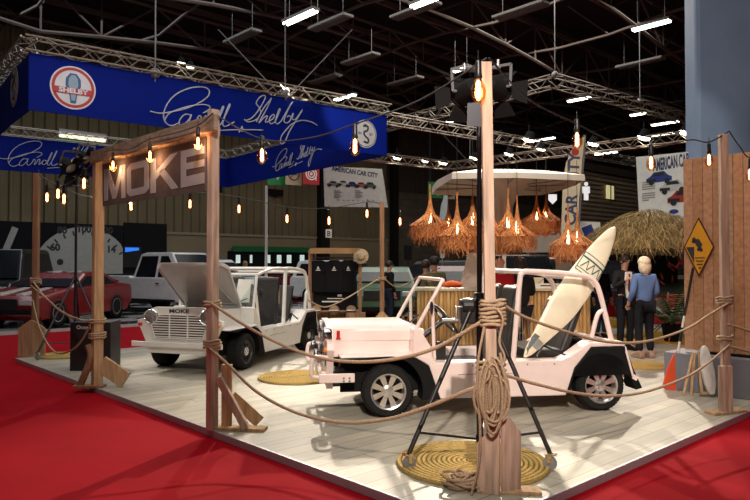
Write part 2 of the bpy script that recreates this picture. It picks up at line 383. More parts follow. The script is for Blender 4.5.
def moke(M, label, paint, style, openb, wb=2.33, extras='pink'):
    t = thing('beach_buggy', label, 'car', M)
    H = .62
    # ---- body tub
    side = [(-.19, .64), (-.30, .655), (-.47, .60), (-.50, .557), (-1.88, .557), (-1.98, .60), (-2.20, .742), (-2.60, .745), (-2.615, .695), (-2.22, .69), (-2.03, .47), (-1.93, .18), (-.55, .18), (-.43, .53), (-.30, .605)]
    mb = MB()
    for s in (1, -1):
        mb.side(side, s*.44, s*.65)
        mb.side([(.50, .62), (.50, .645), (-.19, .645), (-.30, .66), (-.30, .62)], s*.40, s*.66)     # fender top
        mb.side([(.56, .60), (.56, .91), (-.27, .90), (-.27, .60)], s*.395, s*.42)        # engine bay side
        mb.side([(-.27, .62), (-.27, .91), (-.34, .91), (-.46, .72), (-.48, .58)], s*.40, s*.62)      # scuttle cheek
    mb.box((-1.35, 0, .20), (1.9, .9, .04)); mb.box((-.30, 0, .66), (.05, .84, .50)); mb.box((-.36, 0, .86), (.14, .86, .06))
    mb.box((-2.6, 0, .53), (.03, 1.24, .40)); mb.box((-2.25, 0, .50), (.70, .9, .04)); mb.box((-1.9, 0, .36), (.04, .9, .32))
    body = mb.build('body', paint, t, bevel=.012)
    mb = MB(); 
    for s in (1, -1):
        for x in (-.62, -.9, -1.2, -1.5, -1.8): mb.lathe([(.009, 0), (.009, .004), (0, .006)], 8, T(x, s*.65, .52) @ R('X', -90*s))
        mb.box((-1.05, s*.651, .43), (.62, .004, .006))
    mb.build('rivet', GREYM, body)
    mb = MB().box((.12, 0, .52), (.62, .72, .30)).box((.12, .1, .70), (.34, .36, .12)).box((.3, -.2, .72), (.1, .2, .1)).box((.12, 0, .33), (.9, .75, .10))
    mb.build('engine', mat('engine_bay', (.03, .03, .032), .5, .3, noise=25, var=.8), t, bevel=.02)
    # ---- front panel
    fp = [(-.33, .955), (-.41, .93), (-.455, .80), (-.60, .765), (-.615, .70), (-.56, .62), (-.47, .40), (-.47, .28), (.47, .28), (.47, .40), (.56, .62), (.615, .70), (.60, .765), (.455, .80), (.41, .93), (.33, .955)]
    FM = Matrix(((0, 0, 1, .56), (1, 0, 0, 0), (0, 1, 0, 0), (0, 0, 0, 1)))  # xy -> yz, extrude +x
    MB().prism(fp, .07, FM).prism([(-.46, .40), (-.46, .395), (.46, .395), (.46, .40)], .078, FM).build('front_panel', paint, t, bevel=.018, bseg=3)
    # grille: dark recess plus bars
    gp = [(-.20, .845), (-.30, .835), (-.375, .72), (-.40, .68), (-.34, .50), (.34, .50), (.40, .68), (.375, .72), (.30, .835), (.20, .845)]
    g = MB().prism(gp, .006, T(.629, 0, 0) @ Matrix(((0, 0, 1, 0), (1, 0, 0, 0), (0, 1, 0, 0), (0, 0, 0, 1)))).build('grille', BLACKM, t)
    mb = MB()
    def hw(z): 
        return .30+(.835-z)/(.155)*.10 if z > .68 else .40-(.68-z)/.18*.06
    for k in range(9):
        z = .525+k*.036; w_ = hw(z)-.012; mb.box((.642, 0, z), (.018, 2*w_, .017))
    for y in (-.13, .13): mb.box((.645, y, .67), (.016, .014, .33))
    P2 = [(.642, y, z) for (y, z) in gp]
    mb.tube(P2, .010, 6, closed=True); mb.build('grille_bar', paint if openb else CHROME, g, smooth=40)
    tm = text_mesh('MOKE', .075, .003); MB().mesh(tm, T(.634, 0, .875) @ R('Z', 90) @ R('X', 90) @ Matrix.Diagonal((1.4, 1, 1, 1))).build('lettering', INK, t)
    for s in (1, -1):
        hm = T(.60, s*.40, .815) @ R('Y', 90)
        h = MB().lathe([(.09, -.03), (.105, .0), (.108, .05), (.098, .062), (.09, .055), (.09, .03)], 28, hm).build('headlight', CHROME, t, smooth=40)
        MB().lathe([(.09, .045), (.075, .062), (.045, .073), (0, .078)], 24, hm).build('lens', mat('lamp_glass', (.32, .32, .33), .08, .4, coat=.6, noise=40, var=.5), h, smooth=50)
        MB().lathe([(.028, 0), (.030, .03), (.022, .042), (0, .046)], 16, T(.62, s*.565, .70) @ R('Y', 90)).build('indicator', ORANGEL if s > 0 else REDL, t, smooth=40)
    MB().lathe([(.02, 0), (.022, .03), (0, .04)], 14, T(.62, .50, .695) @ R('Y', 90)).build('side_lamp', REDL, t, smooth=40)
    # ---- bonnet
    hx = -.28
    if openb:
        lip = .035; bm = T(hx, 0, .925) @ R('Y', -47) @ T(-hx, 0, -.925)
    else: lip = .15; bm = None
    mb = MB()
    top = [(hx, -.42), (.60, -.40), (.60, .40), (hx, .42)] if not openb else [(hx, -.43), (.55, -.52), (.62, -.46), (.62, .46), (.55, .52), (hx, .43)]
    if not openb:
        n = 10; prof = [(-.435, .775)]+[(-.435+.085*(1-math.cos(a*PI/2/5)), .865+.085*math.sin(a*PI/2/5)) for a in range(6)]
        prof += [(-p, z) for p, z in prof[::-1]]
        inner = [(p*.97, z-.012) for p, z in prof]
        secs = [(hx, 1, 0), (.50, .965, 0), (.58, .96, -.008), (.615, .95, -.035), (.63, .93, -.06)]
        vs = []; fs = []; k = len(prof)
        for (x, sc, dz) in secs: vs += [(x, p*sc, z+(dz if z > .8 else 0)) for p, z in prof]
        for i in range(len(secs)-1): fs += [(i*k+j, i*k+j+1, (i+1)*k+j+1, (i+1)*k+j) for j in range(k-1)]
        fs += [tuple(range(k))[::-1], tuple(range((len(secs)-1)*k, len(secs)*k))]
        mb.add(vs, fs)
        bn = mb.build('bonnet', paint, t, smooth=35)
        mb = MB()
        for s in (1, -1): mb.box((.50, s*.428, .845), (.035, .02, .075)); mb.box((.50, s*.43, .80), (.05, .02, .02))
        mb.build('latch', REDL, bn, bevel=.004)
    else:
        mb.prism(top, .022, bm @ T(0, 0, .925))
        for i in range(len(top)):
            a = top[i]; b = top[(i+1) % len(top)]; mb.bar(bm @ Vector((*a, .92)), bm @ Vector((*b, .92)), .014, .05)
        bn = mb.build('bonnet', mat('grey_underside_paint', (.56, .56, .56), .5), t, bevel=.006)
        mb = MB()
        for s in (1, -1): mb.bar(bm @ Vector((.52, s*.10, .92)), bm @ Vector((hx+.08, s*.34, .92)), .03, .012)
        mb.bar(bm @ Vector((hx+.06, -.38, .92)), bm @ Vector((hx+.06, .38, .92)), .03, .012)
        mb.build('stiffener', mat('grey_underside_paint', (0, 0, 0)), bn)
    # ---- flares
    for s in (1, -1):
        fl = [(.46, .625), (-.20, .625), (-.30, .60), (-.43, .52), (-.55, .18), (-.38, .18)]+arc(0, .27, .36, 195, 75, 12)+[(.30, .585), (.46, .60)]
        rl = [(-1.93, .18), (-2.03, .47), (-2.22, .685), (-2.60, .692), (-2.61, .45), (-2.60, .40)]+arc(-wb, .27, .35, 158, -14, 16)
        MB().side(fl, s*.42, s*.672).build('wheel_arch', BLACKM, t, bevel=.008)
        MB().side(rl, s*.42, s*.672).build('wheel_arch', BLACKM, t, bevel=.008)
        mb = MB().side([(.44, .62), (-.26, .62), (-.42, .5), (-.53, .2), (-.5, .2), (-.38, .48), (-.24, .585), (.44, .585)], s*.30, s*.43)
        ww = MB().box((-wb, s*.32, .42), (.6, .02, .36)); ww.side([(-1.95, .2), (-2.05, .46), (-2.23, .67), (-2.59, .67), (-2.59, .3), (-2.56, .3), (-2.56, .64), (-2.25, .64), (-2.1, .46), (-2.0, .2)], s*.30, s*.43)
        mb.box((.02, s*.43, .42), (.92, .02, .37)); mb.build('wheel_well', BLACKM, t); ww.build('wheel_well', BLACKM, t)
        MB().side([(-2.59, .64), (-2.62, .66), (-2.70, .45), (-2.80, .24), (-2.73, .22), (-2.66, .36), (-2.60, .40)], s*.44, s*.66).build('mudflap', BLACKM, t, bevel=.005)
        MB().bar((-2.60, s*.66, .69), (-2.69, s*.66, .37), .012, .022).bar((-2.69, s*.66, .37), (-2.74, s*.66, .34), .012, .05).build('mudflap_stay', paint, t)
        wheel(t, 0, s*.565, s, style); wheel(t, -wb, s*.565, s, style)
    # ---- bumper
    LAV = paint
    mb = MB().box((.70, 0, .415), (.03, 1.30 if openb else 1.22, .075))
    for s in (1, -1): mb.box((.66, s*.34, .415), (.08, .08, .06))
    if not openb:
        for s in (1, -1):
            mb.box((.53, s*.615, .415), (.37, .02, .095))
    bp = mb.build('bumper', LAV, t, bevel=.008)
    if not openb:
        mb = MB()
        for s in (1, -1):
            mb = MB(); mb.tube(cat_rom([(.70, s*.58, .42), (.77, s*.57, .43), (.79, s*.57, .47), (.78, s*.57, .60), (.74, s*.57, .63), (.62, s*.57, .62)], 5), .022, 8)
            mb.build('bumper_hoop', LAV, bp, smooth=50)
        mb = MB()
        for s in (1, -1):
            for x in (.46, .40): mb.lathe([(.012, 0), (.012, .008), (0, .01)], 6, T(x, s*.625, .415) @ R('X', -90*s)).lathe([(.012, 0), (.012, .008), (0, .01)], 6, T(x, s*.625, .385) @ R('X', -90*s))
        mb.build('bolt', GREYM, bp)
        for s in (1, -1):
            MB().lathe([(.05, -.03), (.085, 0), (.088, .04), (.07, .055), (0, .062)], 24, T(.70, s*.36, .60) @ R('Y', 90)).build('fog_lamp', CHROME, t, smooth=45)
    # ---- windscreen
    zt, xb, xt = 1.42, (-.29 if not openb else -.36), (-.60 if not openb else -.48)
    w_ = .57
    mb = MB()
    pts = []
    def wp(y, f): return Vector((xb+(xt-xb)*f, y, .87+(zt-.87)*f))
    mb.tube(cat_rom([wp(-w_, 0), wp(-w_, .9), wp(-w_+.03, .98), wp(-w_+.08, 1), wp(w_-.08, 1), wp(w_-.03, .98), wp(w_, .9), wp(w_, 0)], 4), .021, 8)
    mb.tube([wp(-w_, .05), wp(w_, .05)], .016, 8)
    for s in (1, -1):
        mb.tube([wp(s*w_, .62), Vector((-.50, s*.60, .60))], .019, 8)
    wf = mb.build('windscreen_frame', paint, t, smooth=50)
    a, b, c, d = wp(-w_+.02, .07), wp(w_-.02, .07), wp(w_-.02, .97), wp(-w_+.02, .97)
    MB().add([a, b, c, d, a+Vector((.005, 0, 0)), b+Vector((.005, 0, 0)), c+Vector((.005, 0, 0)), d+Vector((.005, 0, 0))], [(0, 1, 2, 3), (7, 6, 5, 4), (0, 4, 5, 1), (1, 5, 6, 2), (2, 6, 7, 3), (3, 7, 4, 0)]).build('windscreen_glass', CLEAR, wf)
    mb = MB(); mb.ball((-.46, .64, 1.13), .055, sc=(.35, .7, 1.3)); mb.tube([(-.44, .57, 1.10), (-.45, .63, 1.12)], .008, 6); mb.build('wing_mirror', BLACK, t, smooth=50)
    for s in (.15, -.35): MB().bar(wp(s, .02)+Vector((.03, 0, 0)), wp(s+.33, .32)+Vector((.03, 0, 0)), .012).build('wiper', BLACK, t)
    # ---- roll cage
    mb = MB()
    for s in (1, -1):
        y = s*.60
        mb.tube(cat_rom([(-1.36, y, .55), (-1.40, y, 1.0), (-1.44, y, 1.42), (-1.46, y, 1.485), (-1.52, y*.99, 1.51), (-1.9, y*.98, 1.49), (-2.18, y*.98, 1.46), (-2.29, y*.98, 1.40), (-2.36, y*.98, 1.25), (-2.48, y, .745)], 5), .029, 10)
        mb.tube(cat_rom([(-2.41, y*.98, 1.08), (-2.34, y, 1.06), (-2.30, y, .98), (-2.24, y, .745)], 5), .025, 8)
        if openb: mb.tube(cat_rom([wp(s*w_, .98), (-.9, y, 1.50), (-1.46, y, 1.50)], 4), .024, 8)
    mb.tube([(-1.50, -.6, 1.505), (-1.50, .6, 1.505)], .029, 10); mb.tube([(-2.25, -.59, 1.435), (-2.25, .59, 1.435)], .029, 10)
    mb.build('roll_cage', paint, t, smooth=50)
    # ---- seats, wheel, belts
    SEATM = mat('black_vinyl', (.018, .016, .016), .4, noise=12, var=.3)
    for s in (1, -1):
        st = thing('seat', None, None, T(-1.10, s*.29, 0)); st.parent = t
        MB().box((.05, 0, .40), (.46, .46, .13)).build('seat_cushion', SEATM, st, bevel=.04, bseg=3)
        pr = [(-.20, .42), (-.23, .75), (-.27, 1.05), (-.33, 1.33), (-.37, 1.36), (-.41, 1.33), (-.35, 1.0), (-.32, .7), (-.30, .40)]
        MB().side(pr, -.20, .20).build('backrest', SEATM, st, bevel=.045, bseg=3)
        mb = MB(); mb.tube(cat_rom([(-.38, -.19, .9), (-.40, -.17, 1.25), (-.41, -.10, 1.34), (-.41, .10, 1.34), (-.40, .17, 1.25), (-.38, .19, .9)], 4), .008, 6); mb.build('piping', mat('tan_piping', (.45, .33, .2), .6), st)
    rs = thing('rear_bench', None, None, T(-1.80, 0, 0)); rs.parent = t
    MB().box((-.02, 0, .58), (.40, .84, .12)).build('seat_cushion', SEATM, rs, bevel=.03)
    for s in (1, -1):
        MB().side([(-.16, .60), (-.38, 1.15), (-.42, 1.20), (-.47, 1.17), (-.27, .60)], s*.03, s*.42).build('backrest', SEATM, rs, bevel=.03)
    mb = MB()
    for s in (1, -1): mb.tube([(-1.95, s*.60, .60), (-1.70, s*.60, .71), (-1.62, s*.60, .60)], .012, 6)
    mb.build('grab_handle', BLACK, t)
    sm = T(-.70, .28, .98) @ R('Y', -52)
    sw = MB().tube([sm @ Vector((.19*math.cos(2*PI*k/28), .19*math.sin(2*PI*k/28), 0)) for k in range(28)], .017, 8, closed=True)
    for k in range(3): sw.bar(sm @ Vector((0, 0, -.02)), sm @ Vector((.18*math.cos(2*PI*k/3+PI), .18*math.sin(2*PI*k/3+PI), 0)), .03, .008)
    sw.lathe([(.04, -.03), (.045, .0), (0, .01)], 16, sm); swo = sw.build('steering_wheel', BLACK, t, smooth=40)
    MB().tube([sm @ Vector((0, 0, -.02)), Vector((-.36, .28, .72))], .03, 10).build('steering_column', BLACK, swo, smooth=40)
    mb = MB().box((-.38, 0, .80), (.06, .80, .14)); mb.build('dashboard', BLACK, t, bevel=.01)
    mb = MB().tube([(-.75, -.02, .22), (-.80, -.02, .50)], .010, 6).ball((-.80, -.02, .52), .025); mb.build('gear_lever', BLACK, t, smooth=50)
    if not openb:
        MB().box((-.62, .40, .60), (.10, .06, .30), R('Y', 0)).build('door_pouch', BLACK, t, bevel=.01)
    return t
PINK = mat('pale_pink_paint', (.90, .745, .71), .3, coat=.4)
CREAM = mat('off_white_paint', (.80, .785, .75), .35, coat=.3)
def car_matrix(cx, cy, fwd, ws=1.0):                  # near (left) front wheel contact at pixel (cx, cy)
    f = W(*fwd).normalized(); l = AZ.cross(f); p = G(cx, cy); o = p-l*.565*ws; o.z = 0
    m = Matrix((f, l, AZ)).transposed().to_4x4(); m.translation = o; return m @ Matrix.Diagonal((1, ws, 1, 1))
pinkM = car_matrix(387, 416, (-.99, -.137), 1.06)
whiteM = car_matrix(241, 369, (-.31, -.95), 1.17)
moke(pinkM, 'pale pink open buggy with closed bonnet and a surfboard standing in it', PINK, 'alloy', False)
wm = moke(whiteM, 'off-white open buggy with its bonnet raised and black wheels', CREAM, 'black', True)
# notice sheet standing on the white buggy scuttle
o = MB().prism([(-.13, -.18), (.10, -.18), (.13, .18), (-.07, .19)], .006, face(D(243, 291, 10.55), RT)).build('notice_sheet', PAPER)
tag(o, 'white paper notice leaning on the windscreen of the white buggy', 'notice')
# surfboard
def surfboard():
    a = G(528, 361, .5); 
    base = pinkM @ Vector((-1.49, .50, .60)); base = D(527, 357, (base-EYEP).dot(FW)-.02)
    tipd = (base-EYEP).dot(FW)+.45; tip = D(618, 226, tipd)
    ax = (tip-base); Ln = ax.length; ax.normalize()
    nrm = (-FW+RT*.15+AZ*.1); nrm = (nrm-ax*nrm.dot(ax)).normalized(); rr = ax.cross(nrm).normalized()
    M = Matrix((rr, nrm, ax)).transposed().to_4x4(); M.translation = base
    t = thing('surfboard', 'cream longboard leaning up out of the pink buggy', 'surfboard', M)
    N = 28; vs = []; k = 16; secs = []
    for i in range(N+1):
        u = i/N; 
        hw = .175*(math.sin(PI*min(1, u*.93+.055)))**.62 if 0 < u < 1 else .012
        hw = max(hw*(1 if u > .35 else (.60+.40*u/.35)), .012)
        z = u*Ln; rock = .10*(2*u-1)**2-.03
        th = .035*(math.sin(PI*(.08+.84*u)))**.5
        secs.append((hw, z, rock, th))
        for j in range(k):
            a_ = 2*PI*j/k; vs.append((hw*math.cos(a_), -rock+th*math.sin(a_)*(1-.25*abs(math.cos(a_))), z))
    fs = []; mi = []
    for i in range(N): fs += [(i*k+j, i*k+(j+1) % k, (i+1)*k+(j+1) % k, (i+1)*k+j) for j in range(k)]
    fs += [tuple(range(k))[::-1], tuple(range(N*k, (N+1)*k))]
    mb = MB(); mb.add(vs, fs); mb.build('board', mat('cream_board', (.86, .79, .60), .35, coat=.4), t, smooth=60)
    def at(u, x, lift=.004):
        i = min(N-1, int(u*N)); f = u*N-i; q = [secs[i][c]*(1-f)+secs[i+1][c]*f for c in range(4)]
        c = min(.98, abs(x)/q[0]); return Vector((x, -q[2]+q[3]*math.sqrt(1-c*c)*(1-.25*c)+lift, q[1]))
    def strip(mb, u0, x0, u1, x1, w_, mi=0):
        n = 8; p = [(u0+(u1-u0)*i/n, x0+(x1-x0)*i/n) for i in range(n+1)]
        d = Vector(((x1-x0), (u1-u0)*Ln)).normalized(); q = Vector((-d.y, d.x))*w_/2
        vs = []; 
        for (u, x) in p: vs += [at(u+q.y/Ln, x+q.x), at(u-q.y/Ln, x-q.x)]
        mb.add(vs, [(2*i, 2*i+1, 2*i+3, 2*i+2) for i in range(n)], None, mi)
    mb = MB()
    for u in (.60, .62, .70, .73): strip(mb, u, -.145, u, .145, .010 if u != .70 else .02)
    strip(mb, .60, -.145, .73, -.145, .01); strip(mb, .60, .145, .73, .145, .01)
    for x in (-.11, -.03, .05): strip(mb, .63, x, .69, x+.05, .012); strip(mb, .63, x+.08, .69, x+.05, .009)
    mb.build('stripe_print', mat('teal_print', (.03, .10, .12), .4), t)
    mb = MB()
    for i in range(7): strip(mb, .075+i*.008, -.06, .075+i*.008, .07, .009)
    mb.build('tail_print', mat('grey_blue_print', (.12, .16, .19), .4), t)
    mb = MB(); vs = []
    n = 8
    for i in range(n+1):
        u = .012+.13*i/n; vs += [at(u, -secs[int(u*N)][0]*.97, .003), at(u, -secs[int(u*N)][0]*.45+.02*i/n, .003)]
    mb.add(vs, [(2*i, 2*i+1, 2*i+3, 2*i+2) for i in range(n)]); mb.build('tail_pad', mat('grey_pad', (.15, .16, .15), .7), t)
surfboard()
# ================================================================ POSTS, GATE, ROPES
P1, P2, P3, P4, P5, P6 = G(493, 492), G(212, 430), G(97, 387), G(35, 356), G(726, 413), G(382, 342)
P1z, P2z = Lp(P1, P2, 487, 57).z, 3.05
def rotz(v): return Matrix.Rotation(math.atan2(v.y, v.x), 4, 'Z')
vdir = rotz(RT)                                        # boards that face the viewer's aisle
def post(P, h, w, d, m, label, yaw, lean=0):
    t = thing('rope_post', label, 'post', T(*P) @ Matrix.Rotation(yaw, 4, 'Z'))
    MB().box((0, 0, h/2), (w, d, h), R('Y', -lean) if lean else None).build('pole', m, t, bevel=.004)
    return t
def pentagon(w, h, sh): return [(-w/2, 0), (w/2, 0), (w/2, h-sh), (.03, h), (-.03, h), (-w/2, h-sh)]
yaw0 = math.atan2(RT.y, RT.x)
# P1 foreground
t1 = post(P1, 3.02, .075, .045, WOODP, 'tall pinkish timber post in the foreground hung with a rope coil', yaw0+.05, .75)
XZ = Matrix(((1, 0, 0, 0), (0, 0, -1, 0), (0, 1, 0, 0), (0, 0, 0, 1)))      # xy poly -> xz plane
MB().prism([(-.005, 0), (.145, 0), (.145, .42), (.05, .53), (-.005, .50)], .03, T(.05, -.03, 0) @ R('Z', 18) @ XZ).build('base_board', WOODP, t1, bevel=.004)
MB().prism([(-.16, 0), (0, 0), (0, .50), (-.03, .49), (-.16, .34)], .03, T(.04, -.05, 0) @ R('Z', -25) @ XZ).build('base_board', WOODP, t1, bevel=.004)
MB().box((.12, .02, .012), (.42, .14, .024), R('Z', -8)).build('foot', WOODL, t1, bevel=.004)
# right post
t5 = post(P5, 2.98, .085, .06, WOODP, 'tall timber post on the right in front of the plank screen', yaw0)
MB().box((-.03, -.05, .26), (.14, .04, .50)).build('base_board', WOODP, t5, bevel=.004)
MB().box((0, 0, .015), (.46, .14, .03), R('Z', 20)).build('foot', WOODL, t5, bevel=.004)
# far left post
t4 = post(P4, 3.15, .09, .09, WOODD, 'tall brown timber post at the far left corner of the platform', yaw0)
MB().prism(pentagon(.46, .62, .14), .03, T(-.02, -.06, 0) @ XZ).build('base_board', WOODL, t4, bevel=.004)
MB().box((0, 0, .015), (.5, .2, .03)).build('foot', WOODL, t4, bevel=.004)
t6 = post(P6, 2.84, .09, .09, WOODD, 'tall timber post behind the pink buggy beside the clothes stall', yaw0)
MB().prism(pentagon(.36, .62, .16), .03, T(0, -.06, 0) @ XZ).build('base_board', WOODL, t6, bevel=.004)
MB().box((0, 0, .015), (.4, .2, .03)).build('foot', WOODL, t6, bevel=.004)
# gate
gate = thing('timber_gate', 'timber gateway frame of two posts and a top beam', 'gate', T(*P3))
def gbox(P, w, d, h, m, nm, yaw): return MB().box((0, 0, h/2), (w, d, h), T(*P) @ Matrix.Rotation(yaw, 4, 'Z')).build(nm, m, gate, bevel=.004, world=True)
gbox(P3, .12, .10, 3.02, WOODL, 'post', 0); gbox(P2, .085, .085, 3.08, WOODP, 'post', .1)
dv = (P2-P3); dv.z = 0; dv.normalize(); nv = dv.cross(AZ)      # nv points toward the aisle or away
if nv.dot(FW) > 0: nv = -nv
mb = MB(); mb.bar(P3+AZ*2.97+nv*.06-dv*.08, P2+AZ*2.93+nv*.06+dv*.16, .045, .15); mb.build('beam', mat('weathered_beam', (.33, .25, .19), .75, noise=4, var=.3, stretch=(2, 2, 8)), gate, bevel=.004, world=True)
mb = MB(); mb.bar(P3+AZ*2.92-nv*.05-dv*.05, P2+AZ*2.88-nv*.05, .05, .09); mb.build('beam', WOODL, gate, bevel=.004, world=True)
# gate feet
mb = MB(); mb.bar(P2+AZ*.015-dv*.05, P2+AZ*.015+RT*.52-FW*.02, .14, .03); mb.build('foot', WOODL, gate, bevel=.004, world=True)
mb = MB(); mb.bar(P2+AZ*.50+RT*.06, P2+AZ*.03+RT*.34-FW*.06, .05, .07); mb.build('brace', WOODP, gate, bevel=.004, world=True)
mb = MB(); mb.box((0, 0, .31), (.10, .04, .62), T(*(P2+RT*.13+FW*.05)) @ vdir); mb.build('side_board', WOODL, gate, bevel=.004, world=True)
mb = MB(); mb.bar(P2+AZ*.30+RT*.16+FW*.10, P2+AZ*.03+RT*.42+FW*.20, .03, .12); mb.build('brace', WOODL, gate, bevel=.004, world=True)
mb = MB(); mb.bar(P3+AZ*.30+RT*.05, P3+AZ*.09+RT*.38-FW*.02, .05, .22); mb.build('brace', WOODL, gate, bevel=.004, world=True)
mb = MB(); mb.tube(cat_rom([P3+AZ*.55-RT*.10-FW*.04, P3+AZ*.40-RT*.06-FW*.05, P3+AZ*.22-RT*.12-FW*.04, P3+AZ*.02-RT*.22], 4), .045, 6); mb.build('brace', WOODD, gate, bevel=.0, world=True)
mb = MB(); mb.bar(P3+AZ*.015-RT*.28, P3+AZ*.015+RT*.10-FW*.02, .16, .03); mb.build('foot', WOODD, gate, bevel=.004, world=True)
# MOKE sign
so = -nv*.02
SA, SB = P3+so, P2+so
def sp(zx, zy): return Lp(SA, SB, 90+zx/5.264, 120+zy/5.264)
sx_ = dv
def s2(p): q = p-SA; return (q.dot(dv), q.z)
SF = face(SA, dv)
sg = thing('hanging_sign', 'grey-brown cloth sign with pale capital letters hung in the gateway', 'sign', SF)
poly = [s2(sp(*q)) for q in ((70, 235), (614, 92), (614, 372), (72, 455))]
SIGNB = mat('brown_grey_cloth', (.115, .09, .088), .8, noise=5, var=.2)
MB().prism(poly, .012).build('cloth', SIGNB, sg)
SIGNL = mat('pale_letter', (.40, .385, .42), .7)
def let(polys, name):
    mb = MB()
    for p in polys: mb.prism([s2(sp(*q)) for q in p], .004, T(0, 0, .012))
    mb.build(name, SIGNL, sg)
let([[(80, 428), (80, 262), (101, 256), (99, 424)], [(172, 413), (170, 239), (192, 234), (192, 409)], [(84, 262), (106, 256), (142, 380), (125, 416)], [(166, 240), (188, 236), (143, 412), (125, 416)]], 'letter_m')
ou = [(200, 262), (218, 230), (300, 211), (316, 232), (316, 362), (298, 386), (216, 404), (200, 385)]; inn = [(222, 268), (224, 264), (290, 249), (292, 252), (292, 347), (290, 350), (224, 366), (222, 363)]
mb = MB(); mb.ring([s2(sp(*q)) for q in ou], [s2(sp(*q)) for q in inn], .004, T(0, 0, .012)); mb.build('letter_o', SIGNL, sg)
let([[(325, 208), (352, 202), (352, 383), (325, 388)], [(352, 272), (430, 182), (470, 170), (352, 318)], [(368, 275), (392, 250), (472, 358), (436, 366)]], 'letter_k')
let([[(485, 166), (512, 160), (512, 353), (485, 359)], [(512, 160), (608, 137), (608, 176), (512, 198)], [(512, 228), (608, 207), (608, 244), (512, 263)], [(512, 298), (608, 276), (608, 333), (512, 353)]], 'letter_e')
mb = MB()
for zx in (190, 325, 460):
    p = Lp(SA, SB, 90+zx/5.264, 120+(235-(zx-70)*.262)/5.264)
    mb.tube(cat_rom([p, p+AZ*.06-dv*.03, p+AZ*.12-dv*.02+nv*.03, p+AZ*.12+dv*.02+nv*.03, p+AZ*.06+dv*.03, p], 4), .006, 5)
mb.build('tie_rope', ROPE, sg, world=True)
# ropes between posts
def rope(pts, label, r=.013, name='rope', grp=None, jitter=0):
    P = cat_rom(pts, 10); o = MB().tube(P, r, 8).build(name, ROPE, smooth=60)
    return tag(o, label, 'rope', grp)
def prope(A, B, pix, label, r=.013, off=0):
    n = (B-A).cross(AZ).normalized(); n = -n if n.dot(FW) > 0 else n
    return rope([Lp(A, B, x, y)+n*off for x, y in pix], label, r)
prope(P2, P1, [(215, 302), (245, 322), (280, 341), (320, 356), (360, 361), (400, 358), (440, 347), (484, 322)], 'upper sagging rope from the gateway to the foreground post', .014, .06)
prope(P2, P1, [(214, 347), (235, 366), (262, 391), (300, 411), (345, 421), (390, 418), (430, 406), (484, 384)], 'lower sagging rope from the gateway to the foreground post', .014, .06)
prope(P1, P5, [(497, 304), (520, 317), (560, 331), (600, 341), (640, 341), (680, 329), (705, 314), (725, 302)], 'upper sagging rope from the foreground post to the right post', .012, .05)
prope(P1, P5, [(499, 374), (530, 383), (570, 392), (605, 395), (640, 391), (680, 377), (705, 361), (726, 343)], 'lower sagging rope from the foreground post to the right post', .012, .05)
prope(P4, P3, [(34, 278), (45, 293), (60, 308), (75, 317), (94, 321)], 'upper sagging rope at the far left post', .013, .05)
prope(P4, P3, [(36, 300), (42, 325), (52, 345), (62, 353), (75, 350), (85, 341), (94, 325)], 'lower deep sagging rope at the far left post', .013, .05)
prope(P3, P4, [(92, 321), (70, 312), (50, 296), (36, 285)], 'short middle rope at the far left post', .010, .09)
prope(P6, P6+AU*3, [(383, 277), (398, 287), (420, 276), (440, 268)], 'thin rope draped right of the post behind the pink buggy', .014)
prope(P6, P6-AU*3, [(382, 277), (365, 287), (345, 299), (325, 307), (308, 300)], 'thin rope draped left toward the clothes stall', .014)
PR = P5+Vector((1.2, -1.0, 0))
rope([P5+AZ*.95-FW*.06, P5+(PR-P5)*.4+AZ*.80, P5+(PR-P5)*1.1+AZ*.78], 'upper rope leaving the right post out of view', .012)
rope([P5+AZ*.72-FW*.06, P5+(PR-P5)*.4+AZ*.58, P5+(PR-P5)*1.1+AZ*.52], 'lower rope leaving the right post out of view', .012)
# knots
def wraps(P, z, w, d, n, label, r=.013, yaw=yaw0):
    pts = []; 
    for k in range(n*12+1):
        a = 2*PI*k/12; c, s = math.cos(a), math.sin(a); e = max(abs(c), abs(s)); q = .6+.4/e
        pts.append(Vector((c*(w/2+r*1.3)*q*1.0/max(e, .75), s*(d/2+r*1.3)*q/max(e, .75), z+k/12*r*2.1+.006*math.sin(k*1.7))))
    M = T(P.x, P.y, 0) @ Matrix.Rotation(yaw, 4, 'Z')
    o = MB().tube(pts, r, 7, M=M).build('rope_knot', ROPE, smooth=60); return tag(o, label, 'rope')
wraps(P1, 1.15, .12, .06, 7, 'rope wrapped tightly round the foreground post at waist height')
wraps(P2, 1.18, .10, .10, 2, 'upper rope knot on the right gate post'); wraps(P2, .78, .10, .10, 3, 'lower rope knot on the right gate post')
wraps(P3, .62, .13, .13, 3, 'lower rope knot on the left gate post', yaw=0); wraps(P3, .82, .13, .13, 2, 'upper rope knot on the left gate post', yaw=0)
wraps(P4, 1.24, .10, .10, 3, 'rope knot on the far left post', .015)
wraps(P5, 1.16, .10, .07, 3, 'upper rope knot on the right post'); wraps(P5, .77, .10, .07, 2, 'lower rope knot on the right post')
wraps(P6, 1.25, .10, .10, 2, 'rope knot on the post behind the pink buggy', .015)
